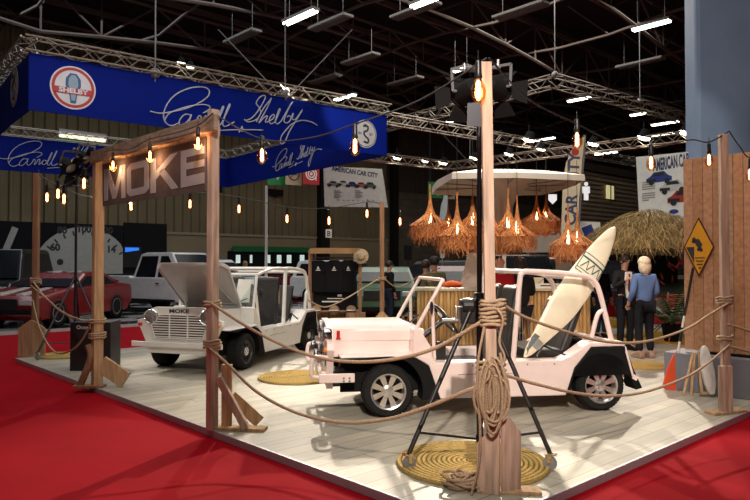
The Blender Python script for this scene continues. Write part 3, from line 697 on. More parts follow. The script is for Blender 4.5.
# hanging coil in front of P1
cm = T(*(P1-FW*.075-RT*.02-AZ*.04)) @ vdir
rnd = random.Random(3)
for i in range(1):
    pts = []
    N = 14
    for k in range(N*16):
        a = 2*PI*k/16; j = k//16; rx = .068+.035*math.sin(j*1.9); rz = .19+.05*math.sin(j*2.7+1)
        pts.append(Vector((-.005+.02*math.sin(j*1.3)+rx*math.sin(a), .012*math.sin(j*2.1)-.004*j % .03+.02*math.sin(a*.5), .74+.03*math.sin(j)+rz*math.cos(a))))
    mb = MB().tube(pts, .0115, 6, M=cm)
    mb.tube(cat_rom([(-.05, 0, 1.2), (-.10, -.01, .9), (-.08, 0, .5), (-.09, 0, .25), (-.15, 0, .02)], 6), .010, 6, M=cm)
    mb.tube(cat_rom([(.06, 0, 1.02), (.085, -.01, .8), (.08, -.01, .6), (.06, 0, .55)], 6), .010, 6, M=cm)
    mb.tube(cat_rom([(.04, 0, 1.32), (.075, -.02, 1.25), (.05, -.02, 1.1), (.085, -.02, 1.0), (.07, -.02, .93)], 6), .010, 6, M=cm)
    pts = []
    for k in range(40):
        a = 2*PI*k/12; pts.append(Vector((.10*math.cos(a)-.0, .035*math.sin(a)+.05-.02, .86+k*.003)))
    mb.tube(pts, .011, 6, M=cm)
    tag(mb.build('rope_coil', ROPE, smooth=60), 'thick coil of rope hanging on the foreground post', 'rope')
mb = MB(); pts = []
base = G(463, 487)
for k in range(150):
    a = 2*PI*k/13+.3*math.sin(k*.37); j = k//13; rr = .09+.05*math.sin(k*.21)
    pts.append(base+RT*(rr*math.cos(a)+.03*math.sin(j))+FW*(rr*.9*math.sin(a)+.02*math.cos(j*2))+AZ*(.026+.012*(j % 7)+.012*math.sin(k)))
mb.tube(pts, .0115, 6)
tag(mb.build('rope_pile', ROPE, smooth=60), 'loose heap of rope on the round mat by the foreground post', 'rope')
# ================================================================ ROUND MATS
def mat_disc(px, py, r, label, z=0):
    p = G(px, py); N = 15; pts = []
    t = MB()
    for i in range(N):
        rr = r*(i+.6)/N; t.tube([p+Vector((rr*math.cos(2*PI*k/40), rr*math.sin(2*PI*k/40), .012)) for k in range(40)], r/N*.55, 6, closed=True)
    t.lathe([(r*.97, .001), (r*.97, .008), (0, .008)], 40, T(*p))
    tag(t.build('round_mat', JUTE, smooth=60), label, 'mat', 'round jute mats')
mat_disc(472, 464, .60, 'round woven jute mat under the foreground lamp stand')
mat_disc(298, 378, .55, 'round woven jute mat between the two buggies')
mat_disc(62, 356, .42, 'round woven jute mat beside the far left post')
mat_disc(642, 366, .40, 'small round jute mat by the feet of the standing couple')
# ================================================================ LAMP STANDS
def stand(base, h, label, feet, winch=True, heads=(), rr=.02):
    t = thing('lamp_stand', label, 'lamp stand', T(*base))
    MB().tube([base+AZ*.10, base+AZ*h*.45], rr*1.4, 10).tube([base+AZ*h*.45, base+AZ*h*.75], rr*1.1, 10).tube([base+AZ*h*.75, base+AZ*h], rr*.9, 10).build('mast', BLACK, t, smooth=50, world=True)
    apex = 1.32
    for i, f in enumerate(feet):
        top = base+AZ*apex+(f-base)*.05
        lg = MB().tube([top, f+AZ*.13], .019, 8).build('leg', BLACK, t, smooth=50, world=True)
        MB().tube([base+AZ*.15+(f-base)*.02, f+(base-f)*.12+AZ*.28], .011, 6).build('spreader', BLACK, t, smooth=50, world=True)
        mb = MB(); ax = (f-base).normalized(); ax.z = 0; c = f+AZ*.055
        m = frame(c, ax) @ R('X', 90)
        mb.lathe([(0, -.016), (.052, -.016), (.055, -.008), (.055, .008), (.052, .016), (0, .016)], 20, m)
        ca = mb.build('caster', mat('caster_rubber', (.22, .22, .22), .5), lg, smooth=40, world=False)
        # caster built in world space: bring into the leg's frame
        for v in ca.data.vertices: v.co = v.co-base
        mb = MB(); q = ax.cross(AZ)
        for s in (1, -1): mb.bar(c+q*.024*s, f+AZ*.13+q*.02*s, .03, .005, up=q)
        mb.bar(f+AZ*.11-ax*.03, f+AZ*.125+ax*.05, .05, .015)
        fk = mb.build('caster_fork', CHROME, lg)
        for v in fk.data.vertices: v.co = v.co-base
    mb = MB().lathe([(.03, -.04), (.045, -.03), (.045, .03), (.03, .04)], 14, T(*(base+AZ*apex))).lathe([(.028, -.03), (.034, -.02), (.034, .02), (.028, .03)], 14, T(*(base+AZ*.16)))
    mb.build('collar', BLACK, t, smooth=40, world=True)
    return t
sb = G(480, 457); cf = G(409, 470), G(550, 470)
third = sb+(sb-(cf[0]+cf[1])*.5)*1.6; third.z = 0
st1 = stand(sb, 3.0, 'black wind-up lamp stand on castors behind the foreground post', [cf[0], cf[1], third])
wM = T(*(sb+AZ*1.18-RT*.10)) @ vdir
MB().box((0, 0, 0.02), (.13, .11, .20), wM).lathe([(.06, -.05), (.06, .05)], 16, wM @ T(0, -.03, .07) @ R('Y', 90)).build('winch', BLACK, st1, bevel=.012, world=True)
MB().tube([wM @ Vector(q) for q in ((-.05, -.06, .06), (-.10, -.07, .06), (-.10, -.07, -.05))], .011, 8).tube([wM @ Vector(q) for q in ((-.09, -.07, -.05), (-.22, -.08, -.05))], .018, 8).build('crank_handle', GREYM, st1, smooth=50, world=True)
def theatre_lamp(pos, aim, label, s=1., doors=True, lit=True):
    z = (aim-pos).normalized(); x = z.cross(AZ).normalized(); y = z.cross(x)
    M = Matrix((x, y, z)).transposed().to_4x4(); M.translation = pos
    t = thing('theatre_lamp', label, 'spotlight', M @ Matrix.Diagonal((s, s, s, 1)))
    mb = MB().lathe([(0, -.20), (.07, -.19), (.10, -.12), (.11, .10), (.12, .10), (.12, .13), (.10, .13), (.10, .02), (0, .02)], 20); mb.build('housing', BLACKM, t, smooth=40)
    mb = MB().lathe([(.095, .06), (.05, .085), (0, .09)], 20); mb.build('lens', mat('lamp_lens', (.35, .33, .3), .1, .2, coat=.6), t, smooth=60)
    mb = MB().bar((-.15, 0, 0), (-.15, -.24, 0), .03, .006).bar((.15, 0, 0), (.15, -.24, 0), .03, .006).bar((-.15, -.24, 0), (.15, -.24, 0), .03, .006).tube([(0, -.24, 0), (0, -.31, 0)], .02, 8).tube([(-.15, 0, 0), (-.11, 0, 0)], .015, 6).tube([(.15, 0, 0), (.11, 0, 0)], .015, 6)
    mb.build('yoke', GREYM, t, smooth=40)
    if doors:
        for k, (a, w_) in enumerate(((0, .15), (90, .17), (180, .15), (270, .17))):
            mb = MB().prism([(-w_/2-.0, 0), (w_/2, 0), (w_/2+.05, .17), (-w_/2-.05, .17)], .004, R('Z', a) @ T(0, .115, .13) @ R('X', 38))
            mb.build('barn_door', BLACKM, t)
    return t
hd = (sb-EYEP).dot(FW)
theatre_lamp(D(466, 92, hd), D(300, 230, 12), 'black spotlight with barn doors left of the foreground post top', .8)
theatre_lamp(D(497, 88, hd+.1), D(640, 200, 10), 'black spotlight with barn doors right of the foreground post top', .8)
tb = MB().tube([D(466, 68, hd), D(500, 68, hd+.05)], .018, 8).tube([D(480, 66, hd), D(481, 82, hd)], .02, 8).build('lamp_crossbar', GREYM, st1, smooth=40, world=True)
# blue gel sheet
gm = face(D(474, 114, hd-.02), RT)
tag(MB().prism([(-.06, -.10), (.07, -.11), (.065, .10), (-.055, .09)], .004, gm).build('blue_gel', mat('blue_gel', (.002, .005, .025), .4)), 'dark blue gel sheet hanging below the spotlights of the foreground stand', 'gel sheet')
# left stand
lb = G(75, 352); lf = [G(38, 360), G(110, 362), G(80, 343)]
st2 = stand(lb, 3.2, 'black lamp stand between the far left post and the gateway', lf)
ld = (lb-EYEP).dot(FW)
theatre_lamp(D(68, 166, ld), D(220, 300, 10), 'black spotlight at the left of the far stand head', 1.15)
theatre_lamp(D(84, 158, ld+.1), D(300, 330, 9), 'black spotlight at the right of the far stand head', 1.0)
MB().tube([D(58, 186, ld), D(88, 186, ld)], .02, 8).build('lamp_crossbar', GREYM, st2, smooth=40, world=True)
# plinth
pp = G(90, 371)
pb = thing('display_plinth', 'black display plinth beside the left gate post', 'plinth', T(*pp) @ Matrix.Rotation(yaw0, 4, 'Z'))
MB().box((0, .2, .36), (.60, .40, .72)).build('body', BLACK, pb, bevel=.005)
MB().mesh(text_mesh('Ocean', .08), T(-.10, -.002, .62) @ R('X', 90)).build('lettering', PAPER, pb)
# ================================================================ BULBS
def make_bulb():
    t = thing('edison_bulb', 'x', 'light bulb', Matrix())
    mb = MB().lathe([(.010, .10), (.018, .095), (.020, .03), (.024, .0), (.018, -.01)], 12); mb.tube([(0, 0, .10), (0, 0, .16)], .004, 5); mb.build('socket', BLACK, t, smooth=45)
    MB().lathe([(.014, 0), (.022, -.02), (.040, -.055), (.045, -.085), (.038, -.12), (.018, -.145), (0, -.15)], 16).build('bulb_glass', AMBER, t, smooth=60)
    MB().lathe([(.004, -.015), (.014, -.03), (.015, -.115), (.006, -.125), (0, -.126)], 10).build('filament', FILAM, t, smooth=60)
    return t
BULB0 = make_bulb(); first = [True]
def bulb(pos, label, group, s=1.):
    M = T(*pos) @ Matrix.Diagonal((s, s, s, 1))
    if first[0]: first[0] = False; BULB0.matrix_basis = M; BULB0['label'] = label; BULB0['group'] = group; return BULB0
    return dup(BULB0, M, label, group)
def cable(pts, label):
    return tag(MB().tube(cat_rom(pts, 8), .007, 5).build('lamp_cable', BLACK, smooth=60), label, 'cable')
g1 = 'bulbs under the gateway beam'
GA, GB = P3+nv*.12, P2+nv*.12
for i, (x, y) in enumerate(((113, 160), (150, 150), (198, 136))):
    p = Lp(GA, GB, x, y); bulb(p, ('leftmost', 'middle', 'rightmost')[i]+' lit bulb hanging before the letters of the gateway sign', g1, .9)
cable([Lp(GA, GB, x, y) for x, y in ((104, 152), (113, 150), (130, 149), (150, 139), (175, 133), (198, 125), (213, 113))], 'black cable looped along the gateway beam')
def string(A, B, pts, bulbs, lab, cl, grp, s=1.):
    cable([Lp(A, B, x, y) for x, y in pts], cl)
    for (x, y), l in zip(bulbs, lab): bulb(Lp(A, B, x, y), l, grp, s)
string(P2, P1, [(213, 113), (262, 139), (310, 138), (355, 124), (420, 100), (487, 58)], [(262, 147), (355, 137)],
       ['large lit bulb over the blue banner nearer the gateway', 'large lit bulb before the round grey emblem on the blue banner'], 'black cable strung from the gateway to the foreground post', 'big bulbs on the string over the platform', 1.05)
bulb(Lp(P1, P1+RT, 477, 80)-FW*.06, 'lit bulb beside the top of the foreground post', 'big bulbs on the string over the platform', 1.2)
string(P1, P5, [(489, 58), (530, 100), (577, 124), (615, 142), (651, 148), (690, 140), (709, 142), (729, 131)], [(577, 131), (651, 155), (709, 153)],
       ['lit bulb before the feather flag', 'lit bulb before the large printed banner', 'lit bulb before the plank screen left of its post'], 'black cable strung from the foreground post to the right post', 'bulbs on the right string')
pq = P5+Vector((1.0, -1.3, 0))
string(P5, pq, [(729, 131), (740, 147), (752, 158), (790, 150)], [(750, 168)], ['lit bulb cut by the right picture edge'], 'black cable leaving the right post', 'bulbs on the right string')
string(P4, P3, [(38, 170), (47, 188), (58, 188), (64, 186), (84, 172), (97, 152)], [(47, 192), (58, 188), (64, 193), (84, 177)],
       ['leftmost of the cluster of bulbs beside the far left post', 'highest of the three clustered bulbs beside the far left post', 'right and lowest of the three clustered bulbs beside the far left post', 'lit bulb just left of the left gate post'], 'black cable strung from the far left post to the gateway', 'bulbs on the left string', 1.25)
far = [(131, 201), (190, 199), (239, 204), (287, 214), (329, 216), (367, 209), (400, 217)]
string(P4, P6, [(38, 175), (85, 196), (131, 194), (190, 192), (239, 197), (287, 207), (329, 208), (367, 202), (381, 204)], far,
       ['small far bulb below the letter M of the gateway sign', 'small far bulb below the letter E of the gateway sign', 'small far bulb right of the right gate post', 'small far bulb midway between the gateway and the white car banner',
        'small far bulb under the left corner of the white car banner', 'small far bulb under the right part of the white car banner', 'small far bulb right of the post behind the pink buggy'], 'thin black cable of the far bulb string', 'small bulbs on the far string', 1.3)
# ================================================================ BLUE BANNER BOX
A1 = Dz(27, 13.9, 0); B1 = Dz(386, 19.9, 0)
ub = (B1-A1).normalized(); vb = AZ.cross(ub)             # vb points away
zt = Lp(A1, B1, 27, 52).z; zb = Lp(A1, B1, 27, 109.5).z
BLUE = mat('royal_blue_cloth', (.0015, .010, .17), .7, noise=2, var=.06)
BLUEN = mat('royal_blue_inner', (.006, .018, .24), .7, noise=2, var=.06)
side_len = 10.6
D1 = A1+vb*side_len; C1_ = B1+vb*side_len
PALE = mat('pale_script', (.42, .44, .50), .6)
def plane2(A, u):
    def f(px, py):
        p = Lp(A, A+u, px, py); q = p-A; return (q.dot(u), q.z)
    return f
fa = plane2(A1, ub)
Ls = (B1-A1).length
BANS = []
def banner(A, u, L, label, z0, z1):
    t = thing('blue_banner', label, 'banner', face(A, u), 'blue banners')
    N = 40; mb = MB(); vs = []; fs = []
    for k in range(N+1):
        x = L*k/N; w_ = .012*math.sin(x*2.3)
        vs += [(x, z0, w_), (x, z1, w_), (x, z0, w_-.03), (x, z1, w_-.03)]
    for k in range(N):
        a = 4*k; b = a+4; fs += [(a, b, b+1, a+1), (a+2, a+3, b+3, b+2), (a, a+2, b+2, b), (a+1, b+1, b+3, a+3)]
    mb.add(vs, fs); mb.build('cloth', BLUE, t); return t
bf = banner(A1, ub, Ls, 'long blue banner with round red-ringed emblem and white handwriting facing the aisle', zb, zt)
bl = banner(A1, vb, side_len, 'blue banner end at the far left with an edge-on emblem', zb, zt)
# the left end faces outward left: rebuild frame so that its face looks out
bl.matrix_basis = face(D1, -vb)
bk = banner(D1, ub, Ls, 'rear blue banner with handwriting seen below the front banner at left', zb, zt)
br = banner(B1, vb, side_len, 'inner right blue banner with small handwriting behind the gateway', zb, zt)
br.matrix_basis = face(B1, -vb) @ T(-side_len, 0, 0)
br.matrix_basis = face(B1, vb)                           # inner face looks back into the box
br.matrix_basis = face(C1_, -vb)
# signature strokes in zoom pixels (x, y) of the photograph crop
STR = [
 [(20, 152), (60, 160), (110, 154), (170, 140), (225, 116), (262, 88), (264, 62), (235, 51), (185, 56), (130, 80), (92, 120), (76, 165), (84, 198), (108, 212), (140, 200)],
 [(80, 188), (104, 158), (170, 134), (230, 124), (262, 128), (268, 142), (240, 160)],
 [(190, 168), (165, 165), (145, 185), (142, 205), (158, 208), (182, 185), (192, 165), (184, 196), (196, 208), (214, 190)],
 [(214, 190), (222, 172), (232, 176), (226, 206), (240, 190), (250, 172), (258, 176), (252, 206), (268, 192)],
 [(282, 178), (270, 190), (274, 206), (288, 204), (294, 188), (284, 178), (300, 184)],
 [(296, 202), (312, 170), (326, 136), (322, 134), (306, 172), (300, 206), (312, 208), (332, 172), (352, 128), (348, 126), (330, 172), (322, 206), (336, 214), (370, 196)],
 [(300, 232), (380, 229), (490, 230)],
 [(390, 240), (404, 214), (400, 236), (410, 226)],
 [(412, 186), (430, 196), (462, 186), (480, 160), (474, 136), (462, 118), (474, 96), (490, 86), (500, 92), (488, 120), (462, 160), (440, 182), (420, 190)],
 [(462, 196), (492, 140), (520, 104), (524, 100), (506, 140), (480, 186), (474, 200), (496, 176), (508, 172), (500, 196), (512, 194)],
 [(512, 194), (532, 182), (538, 168), (528, 168), (516, 186), (522, 204), (540, 196)],
 [(540, 196), (556, 160), (562, 144), (556, 146), (542, 190), (550, 204), (566, 192)],
 [(566, 192), (596, 140), (614, 112), (604, 126), (584, 170), (578, 194), (592, 200), (606, 184), (600, 170), (590, 176)],
 [(606, 182), (616, 160), (612, 184), (628, 182), (654, 146), (630, 186), (600, 236), (580, 280), (564, 286), (566, 258), (584, 232), (612, 204), (650, 190), (690, 196), (716, 210)]]
ST2 = [[fa(145+x/4.167, 75+y/4.167) for x, y in s] for s in STR]
xs = [p[0] for s in ST2 for p in s]; ys = [p[1] for s in ST2 for p in s]
cx, cy = (min(xs)+max(xs))/2, (min(ys)+max(ys))/2
def signature(par, ox, oy, sc, r=.022):
    s_ = thing('signature', None, None, T(0, 0, 0)); s_.parent = par
    bpy.data.objects.remove(s_)
    mb = MB()
    for st in ST2:
        P = cat_rom([Vector((ox+(x-cx)*sc, oy+(y-cy)*sc, .022)) for x, y in st], 5)
        mb.tube(P, r*sc**.5, 5)
    mb.build('handwriting', PALE, par, smooth=60)
signature(bf, cx, cy, 1.0, .016)
signature(bk, .335*Ls, (zb+zt)/2+.02, .92, .013)
signature(br, side_len*.52, (zb+zt)/2, .72, .016)
def circ(r, n=36, cx=0, cy=0): return [(cx+r*math.cos(2*PI*k/n), cy+r*math.sin(2*PI*k/n)) for k in range(n)]
def emblem_snake(par, cx, cy, r, colour=True):
    m = T(cx, cy, .016)
    RED = mat('emblem_red', (.42, .03, .03), .6); BL = mat('emblem_blue', (.03, .10, .22), .6); WH = mat('emblem_white', (.62, .60, .62), .6); GR = mat('emblem_grey', (.36, .35, .37), .6)
    e = MB().prism(circ(r), .006, m).build('emblem', WH if colour else GR, par)
    if colour:
        MB().ring(circ(r*.93), circ(r*.80), .004, m @ T(0, 0, .006)).build('emblem_ring', RED, e)
        MB().prism([(-.12*r, -.72*r), (.12*r, -.72*r), (.17*r, -.35*r), (.34*r, .1*r), (.32*r, .42*r), (.14*r, .66*r), (-.14*r, .66*r), (-.32*r, .42*r), (-.34*r, .1*r), (-.17*r, -.35*r)], .004, m @ T(0, 0, .006)).build('snake_hood', BL, e)
        MB().prism([(-.08*r, -.6*r), (.08*r, -.6*r), (.13*r, -.2*r), (.22*r, .15*r), (.19*r, .42*r), (.08*r, .58*r), (-.08*r, .58*r), (-.19*r, .42*r), (-.22*r, .15*r), (-.13*r, -.2*r)], .004, m @ T(0, 0, .011)).build('snake_belly', mat('emblem_pale_blue', (.25, .34, .42), .6), e)
        MB().prism([(-.86*r, -.02*r), (.86*r, -.18*r+.16*r), (.82*r, -.30*r), (-.82*r, -.30*r)], .004, m @ T(0, 0, .016)).build('name_band', RED, e)
        MB().mesh(text_mesh('SHELBY', .30*r, .006), m @ T(0, -.25*r, .022) @ Matrix.Diagonal((1.25, 1, 1, 1))).build('lettering', WH, e)
    else:
        MB().ring(circ(r*.94), circ(r*.89), .004, m @ T(0, 0, .006)).build('emblem_ring', INK, e)
        pts = cat_rom([(-.15, -.55), (.2, -.6), (.25, -.35), (-.05, -.15), (-.15, .1), (.15, .25), (.2, .5), (0, .62), (-.2, .5)], 5)
        MB().tube([m @ Vector((p.x*r, p.y*r, .012)) for p in [Vector((*q, 0)) if len(q) == 2 else q for q in pts]], .07*r, 6).build('snake_figure', INK, e)
        MB().mesh(text_mesh('SH', .26*r, .004), m @ T(-.5*r, -.08*r, .010)).mesh(text_mesh('BY', .26*r, .004), m @ T(.5*r, -.08*r, .010)).build('lettering', INK, e)
a_ = fa(73, 88); b_ = fa(49.5, 88); emblem_snake(bf, a_[0], a_[1], (a_[0]-b_[0]))
a_ = fa(365, 134); b_ = fa(353.5, 132); emblem_snake(bf, a_[0], a_[1], (a_[0]-b_[0])*.98, False)
fl_ = plane2(D1, -vb); q = fl_(15, 87); q0 = fl_(9.5, 87); emblem_snake(bl, q[0], q[1], .45, False)
# ================================================================ OVERHEAD TRUSSES
def truss(a, b, label, s=.30, r=.022, nm='lighting_truss'):
    t = MB(); d = (b-a); l = d.length; x = d/l; y = AZ.cross(x).normalized(); z = x.cross(y)
    cs = [y*s/2+z*s/2, -y*s/2+z*s/2, -y*s/2-z*s/2, y*s/2-z*s/2]
    for c in cs: t.tube([a+c, b+c], r, 5)
    n = max(2, int(l/(s*1.15)))
    for k in range(n):
        p = a+d*(k/n); q = a+d*((k+1)/n)
        for i in range(4):
            c0, c1 = cs[i], cs[(i+1) % 4]
            if (k+i) % 2: c0, c1 = c1, c0
            t.tube([p+c0, q+c1], r*.5, 4)
    o = t.build(nm, ALU, smooth=60); return tag(o, label, 'truss', 'overhead trusses')
e = AZ*(zt+.17)
truss(A1+e-ub*.1, B1+e+ub*.1, 'lattice truss along the top of the front blue banner')
truss(A1+e, D1+e, 'lattice truss over the far left blue banner end')
truss(D1+e, C1_+e, 'lattice truss over the rear blue banner'); truss(B1+e, C1_+e, 'lattice truss over the inner right blue banner')
def tpx(x0, y0, x1, y1, z, label, s=.42):
    truss(G(x0, y0, z), G(x1, y1, z), label, s, .03)
tpx(380, 117, 640, 163, 7.6, 'lattice truss leaving the right corner of the blue banner')
tpx(330, 152, 451, 166, 7.2, 'far lattice truss behind the blue banner corner')
tpx(451, 166, 700, 135, 7.2, 'far lattice truss carrying lamps over the white canopy')
tpx(554, 81, 380, 128, 8.4, 'high lattice truss from its corner down to the blue banner')
tpx(554, 81, 720, 128, 8.4, 'high lattice truss from its corner toward the blue column')
# suspension chains to the roof
for i, (px, py, z, lb_) in enumerate(((155, 82, zt+.3, 'above the handwriting'), (285, 100, zt+.3, 'above the middle of the front banner'), (555, 80, 8.5, 'at the high truss corner'), (640, 105, 8.5, 'on the high right truss'), (470, 163, 7.3, 'on the far truss'))):
    p = Lp(A1, B1, px, py) if i < 2 else G(px, py, z)
    mb = MB().tube([p, Vector((p.x, p.y, 12.5))], .02, 5)
    if i in (1, 4): mb.tube([p, Vector((p.x, p.y, p.z))+RT*1.8+AZ*1.9], .015, 4).tube([p, Vector((p.x, p.y, p.z))-RT*1.8+AZ*1.9], .015, 4)
    mb.ball((p.x, p.y, p.z+.2), .13)
    tag(mb.build('chain_hoist', GREYM, smooth=50), 'chain hoist '+lb_, 'hoist')
# lamps on trusses
def can(pos, s, label, top=None):
    t = thing('truss_lamp', label, 'spotlight', T(*pos) @ Matrix.Diagonal((s, s, s, 1)), 'lit lamps clamped on the overhead trusses')
    MB().lathe([(0, .22), (.10, .20), (.16, .0), (.17, 0)], 14, R('X', 18)).tube([(0, 0, .2), (0, 0, .38 if top is None else max(.38, (top-pos.z)/s))], .02, 5).build('housing', BLACKM, t, smooth=45)
    MB().lathe([(.16, .02), (.12, -.04), (0, -.06)], 14, R('X', 18)).build('lens', LAMPW, t, smooth=60)
LB = ('outermost on the far truss left of the canopy', 'second on the far truss left of the canopy', 'at the far truss corner', 'over the left side of the canopy', 'over the canopy right of the post', 'brightest above the canopy', 'above the right end of the canopy', 'right of the feather flag tip', 'over the printed banner', 'beside the blue column', 'left of the gateway on the rear banner truss', 'above the gateway sign')
for i, (x, y, z, s) in enumerate(((397, 158, 7.1, 1.5), (425, 161, 7.1, 1.2), (443, 163, 7.1, 1.6), (474, 158, 7.1, 1.6), (509, 154, 7.1, 1.6), (529, 140, 7.1, 2.0), (541, 149, 7.1, 1.5), (593, 144, 7.1, 1.7), (644, 138, 7.1, 2.), (687, 133, 7.1, 2.2))):
    TA, TB, TZ = ((330, 152), (451, 166), 7.2) if i < 3 else (((380, 117), (640, 163), 7.6) if i in (5, 6) else ((451, 166), (700, 135), 7.2))
    can(Lp(G(*TA, TZ), G(*TB, TZ), x, y), s, 'bright lamp '+LB[i], TZ)
for (x, y), l in zip(((190, 62), (181, 58)), ('right of the pair above the handwriting truss', 'left of the pair above the handwriting truss')):
    can(Lp(A1, B1, x, y+5), .6, 'small bright lamp '+l)
for (x, y), l in zip(((203, 137), (191, 140+6)), ('upper lamp seen through the gateway corner', 'lower lamp seen through the gateway corner')):
    pass
# fluorescent fixtures
def tube_light(px, py, z, L, label, ang, lit=True, w_=.34):
    p = G(px, py, z)
    t = thing('ceiling_light', label, 'ceiling light', T(*p) @ Matrix.Rotation(ang, 4, 'Z'), 'ceiling light fittings')
    MB().box((0, 0, .06), (L, w_, .10)).build('housing', mat('light_housing', (.13, .12, .11), .6), t, bevel=.01)
    if lit:
        for s in (1, -1): MB().tube([(-L/2+.05, s*w_*.25, -.02), (L/2-.05, s*w_*.25, -.02)], .055, 8).build('tube', TUBEW, t, smooth=60)
    else: MB().box((0, 0, .0), (L*.96, w_*.8, .03)).build('diffuser', mat('unlit_diffuser', (.09, .08, .07), .5), t)
    for q in (-.35, .35): MB().tube([(L*q, 0, .1), (L*q, 0, 1.6)], .007, 4).build('hanger', GREYM, t)
    return p
lits = [(424, 2, 1.2, 'lit fitting at the top edge by the skylight frame'), (300, 17, 1.9, 'lit fluorescent fitting at the upper left of centre'), (345, 97, 1.7, 'lit fluorescent fitting above the right end of the blue banner'), (651, 25, 1.5, 'largest lit fluorescent fitting near the blue column'), (579, 99, 1.4, 'lit fluorescent fitting below the high truss corner'),
        (461, 69, 1.0, 'lit fluorescent fitting left of the spotlights'), (456, 120, 1.5, 'lit fluorescent fitting left of the foreground post'), (544, 139, 1.8, 'lit fluorescent fitting above the canopy'), (638, 114, 1.0, 'lit fluorescent fitting under the high right truss'),
        (606, 153, 2.0, 'low lit fluorescent fitting right of the feather flag'), (665, 123, 1.8, 'lit fluorescent fitting left of the blue column, upper'), (663, 134, 1.6, 'lit fluorescent fitting left of the blue column, lower')]
offs = [(242, 38), (330, 24), (325, 80), (360, 60), (405, 82), (415, 12), (520, 12), (640, 64), (150, 30), (505, 118), (180, 31), (240, 78), (348, 70)]
for x, y, L, l in lits: tube_light(x, y, 10.6, L, l, 0.0 if False else PI/2)
OFL = ('over the middle of the blue banner', 'right of the upper lit fitting', 'above the banner truss right part', 'right of centre over the banner', 'above the banner right corner', 'at the top beside the skylight', 'above the foreground post', 'below the largest lit fitting', 'over the left handwriting', 'right of the foreground post top', 'at the upper left', 'left above the banner truss', 'above the lit fitting at the banner end')
for (x, y), l in zip(offs[:8], OFL): tube_light(x, y, 10.8, 2.2, 'unlit ceiling fitting '+l, PI/2, False, .5)
# green lit sign and fitting on the left wall above the rear banner
p = D(82, 137, 33); q = thing('wall_light', 'long lit fluorescent fitting over the green exit sign at left', 'wall light', frame(p, AU)); MB().tube([(-1.05, 0, 0), (1.15, 0, 0)], .14, 8).build('tube', mat('dim_tube', (1, .93, .7), .5, emit=1.3, ecol=(1, .92, .68)), q, smooth=60); MB().box((0.05, 0.1, .2), (2.3, .3, .16)).build('housing', GREYM, q)
EXG = mat('exit_green', (.01, .22, .06), .5, emit=.12, ecol=(.02, .5, .14))
p = D(69, 144, 33); tag(MB().box((0, 0, 0), (1.25, .08, .42), frame(p, AU)).build('exit_sign', EXG), 'green exit sign below the fluorescent fitting at left', 'sign')
# ================================================================ PLANK SCREEN, COLUMN, SIGN, PADDLE
SC = Dz(684, 8.55, 0)
PLK = [mat('plank_tone_%s' % n, c, .65, noise=3, var=.22, stretch=(6, 6, .7), bump=.15) for n, c in (('warm', (.50, .25, .12)), ('mid', (.42, .22, .11)), ('grey', (.44, .28, .16)), ('pink', (.50, .27, .15)))]
scr = thing('plank_screen', 'tall screen of vertical timber planks on the right', 'screen', face(SC, -AV))
rnd = random.Random(11)
xx = 0
for k in range(26):
    w_ = .112+.02*rnd.random()
    MB().box((xx+w_/2, (2.93+.50)/2, 0), (w_-.008, 2.43, .022)).build('plank', rnd.choice(PLK), scr, bevel=.003); xx += w_
MB().box((xx/2, .8, -.04), (xx, .08, .05)).box((xx/2, 2.6, -.04), (xx, .08, .05)).build('batten', WOODD, scr)
GB = mat('grey_blue_base', (.19, .20, .235), .6, noise=3, var=.12)
gbl = .40
bp = Dz(665, 8.25, 0)
bp = G(664, 388.5)
gl = thing('grey_base_block', 'grey-blue base block under the plank screen', 'plinth', face(bp, -AV))
MB().box((2.0, .235, -.45), (4.0, .47, .9)).build('block', GB, gl, bevel=.01)
MB().box((2.2, .485, -.40), (3.4, .03, .5)).build('dark_top_gap', BLACKM, gl)
# support legs under screen
colm = Dz(697, 16.5, 0)
BLUEC = mat('blue_column_paint', (.22, .31, .48), .6, noise=.5, var=.15)
cl = MB().box((1.1, 6.9, -.8), (2.2, 14, 1.6), face(colm, (RT*.96-FW*.28))).build('wall_column', BLUEC, bevel=.12); cl['kind'] = 'structure'
# warning sign
sc = Lp(SC, SC-AV, 700, 247); 
wsn = thing('warning_sign', 'yellow diamond warning sign with a car tipping off a quay into water', 'sign', face(sc+Vector((-.03, 0, 0)), -AV))
hw, hh = .185, .375
DK = mat('dark_red_border', (.05, .012, .012), .5); YE = mat('sign_yellow', (.72, .34, .02), .45)
MB().prism([(-hw, 0), (0, -hh), (hw, 0), (0, hh)], .008).build('border', DK, wsn)
k = .91
MB().prism([(-hw*k, 0), (0, -hh*k), (hw*k, 0), (0, hh*k)], .003, T(0, 0, .008)).build('plate', YE, wsn)
mb = MB().prism([(-.155, .0), (-.055, .0), (-.055, -.205)], .003, T(0, 0, .011))
mb.build('quay_symbol', INK, wsn)
mb = MB(); m = T(-.005, .035, .012) @ R('Z', -58) @ Matrix.Diagonal((1, .9, 1, 1))
mb.prism([(-.10, -.03), (.10, -.03), (.10, .01), (.05, .012), (.03, .045), (-.05, .045), (-.07, .012), (-.10, .01)], .003, m).prism(circ(.022, 12, -.06, -.035), .003, m).prism(circ(.022, 12, .06, -.035), .003, m)
mb.build('car_symbol', INK, wsn)
mb = MB()
for j in range(4):
    w_ = .12-j*.03; z = -.135-j*.042; x0 = -.045+j*.014
    P = [Vector((x0+ (w_)*i/12, z+.008*math.sin(i*PI/1.5+j), .014)) for i in range(13)]
    mb.tube(P, .005, 5)
mb.build('water_symbol', INK, wsn)
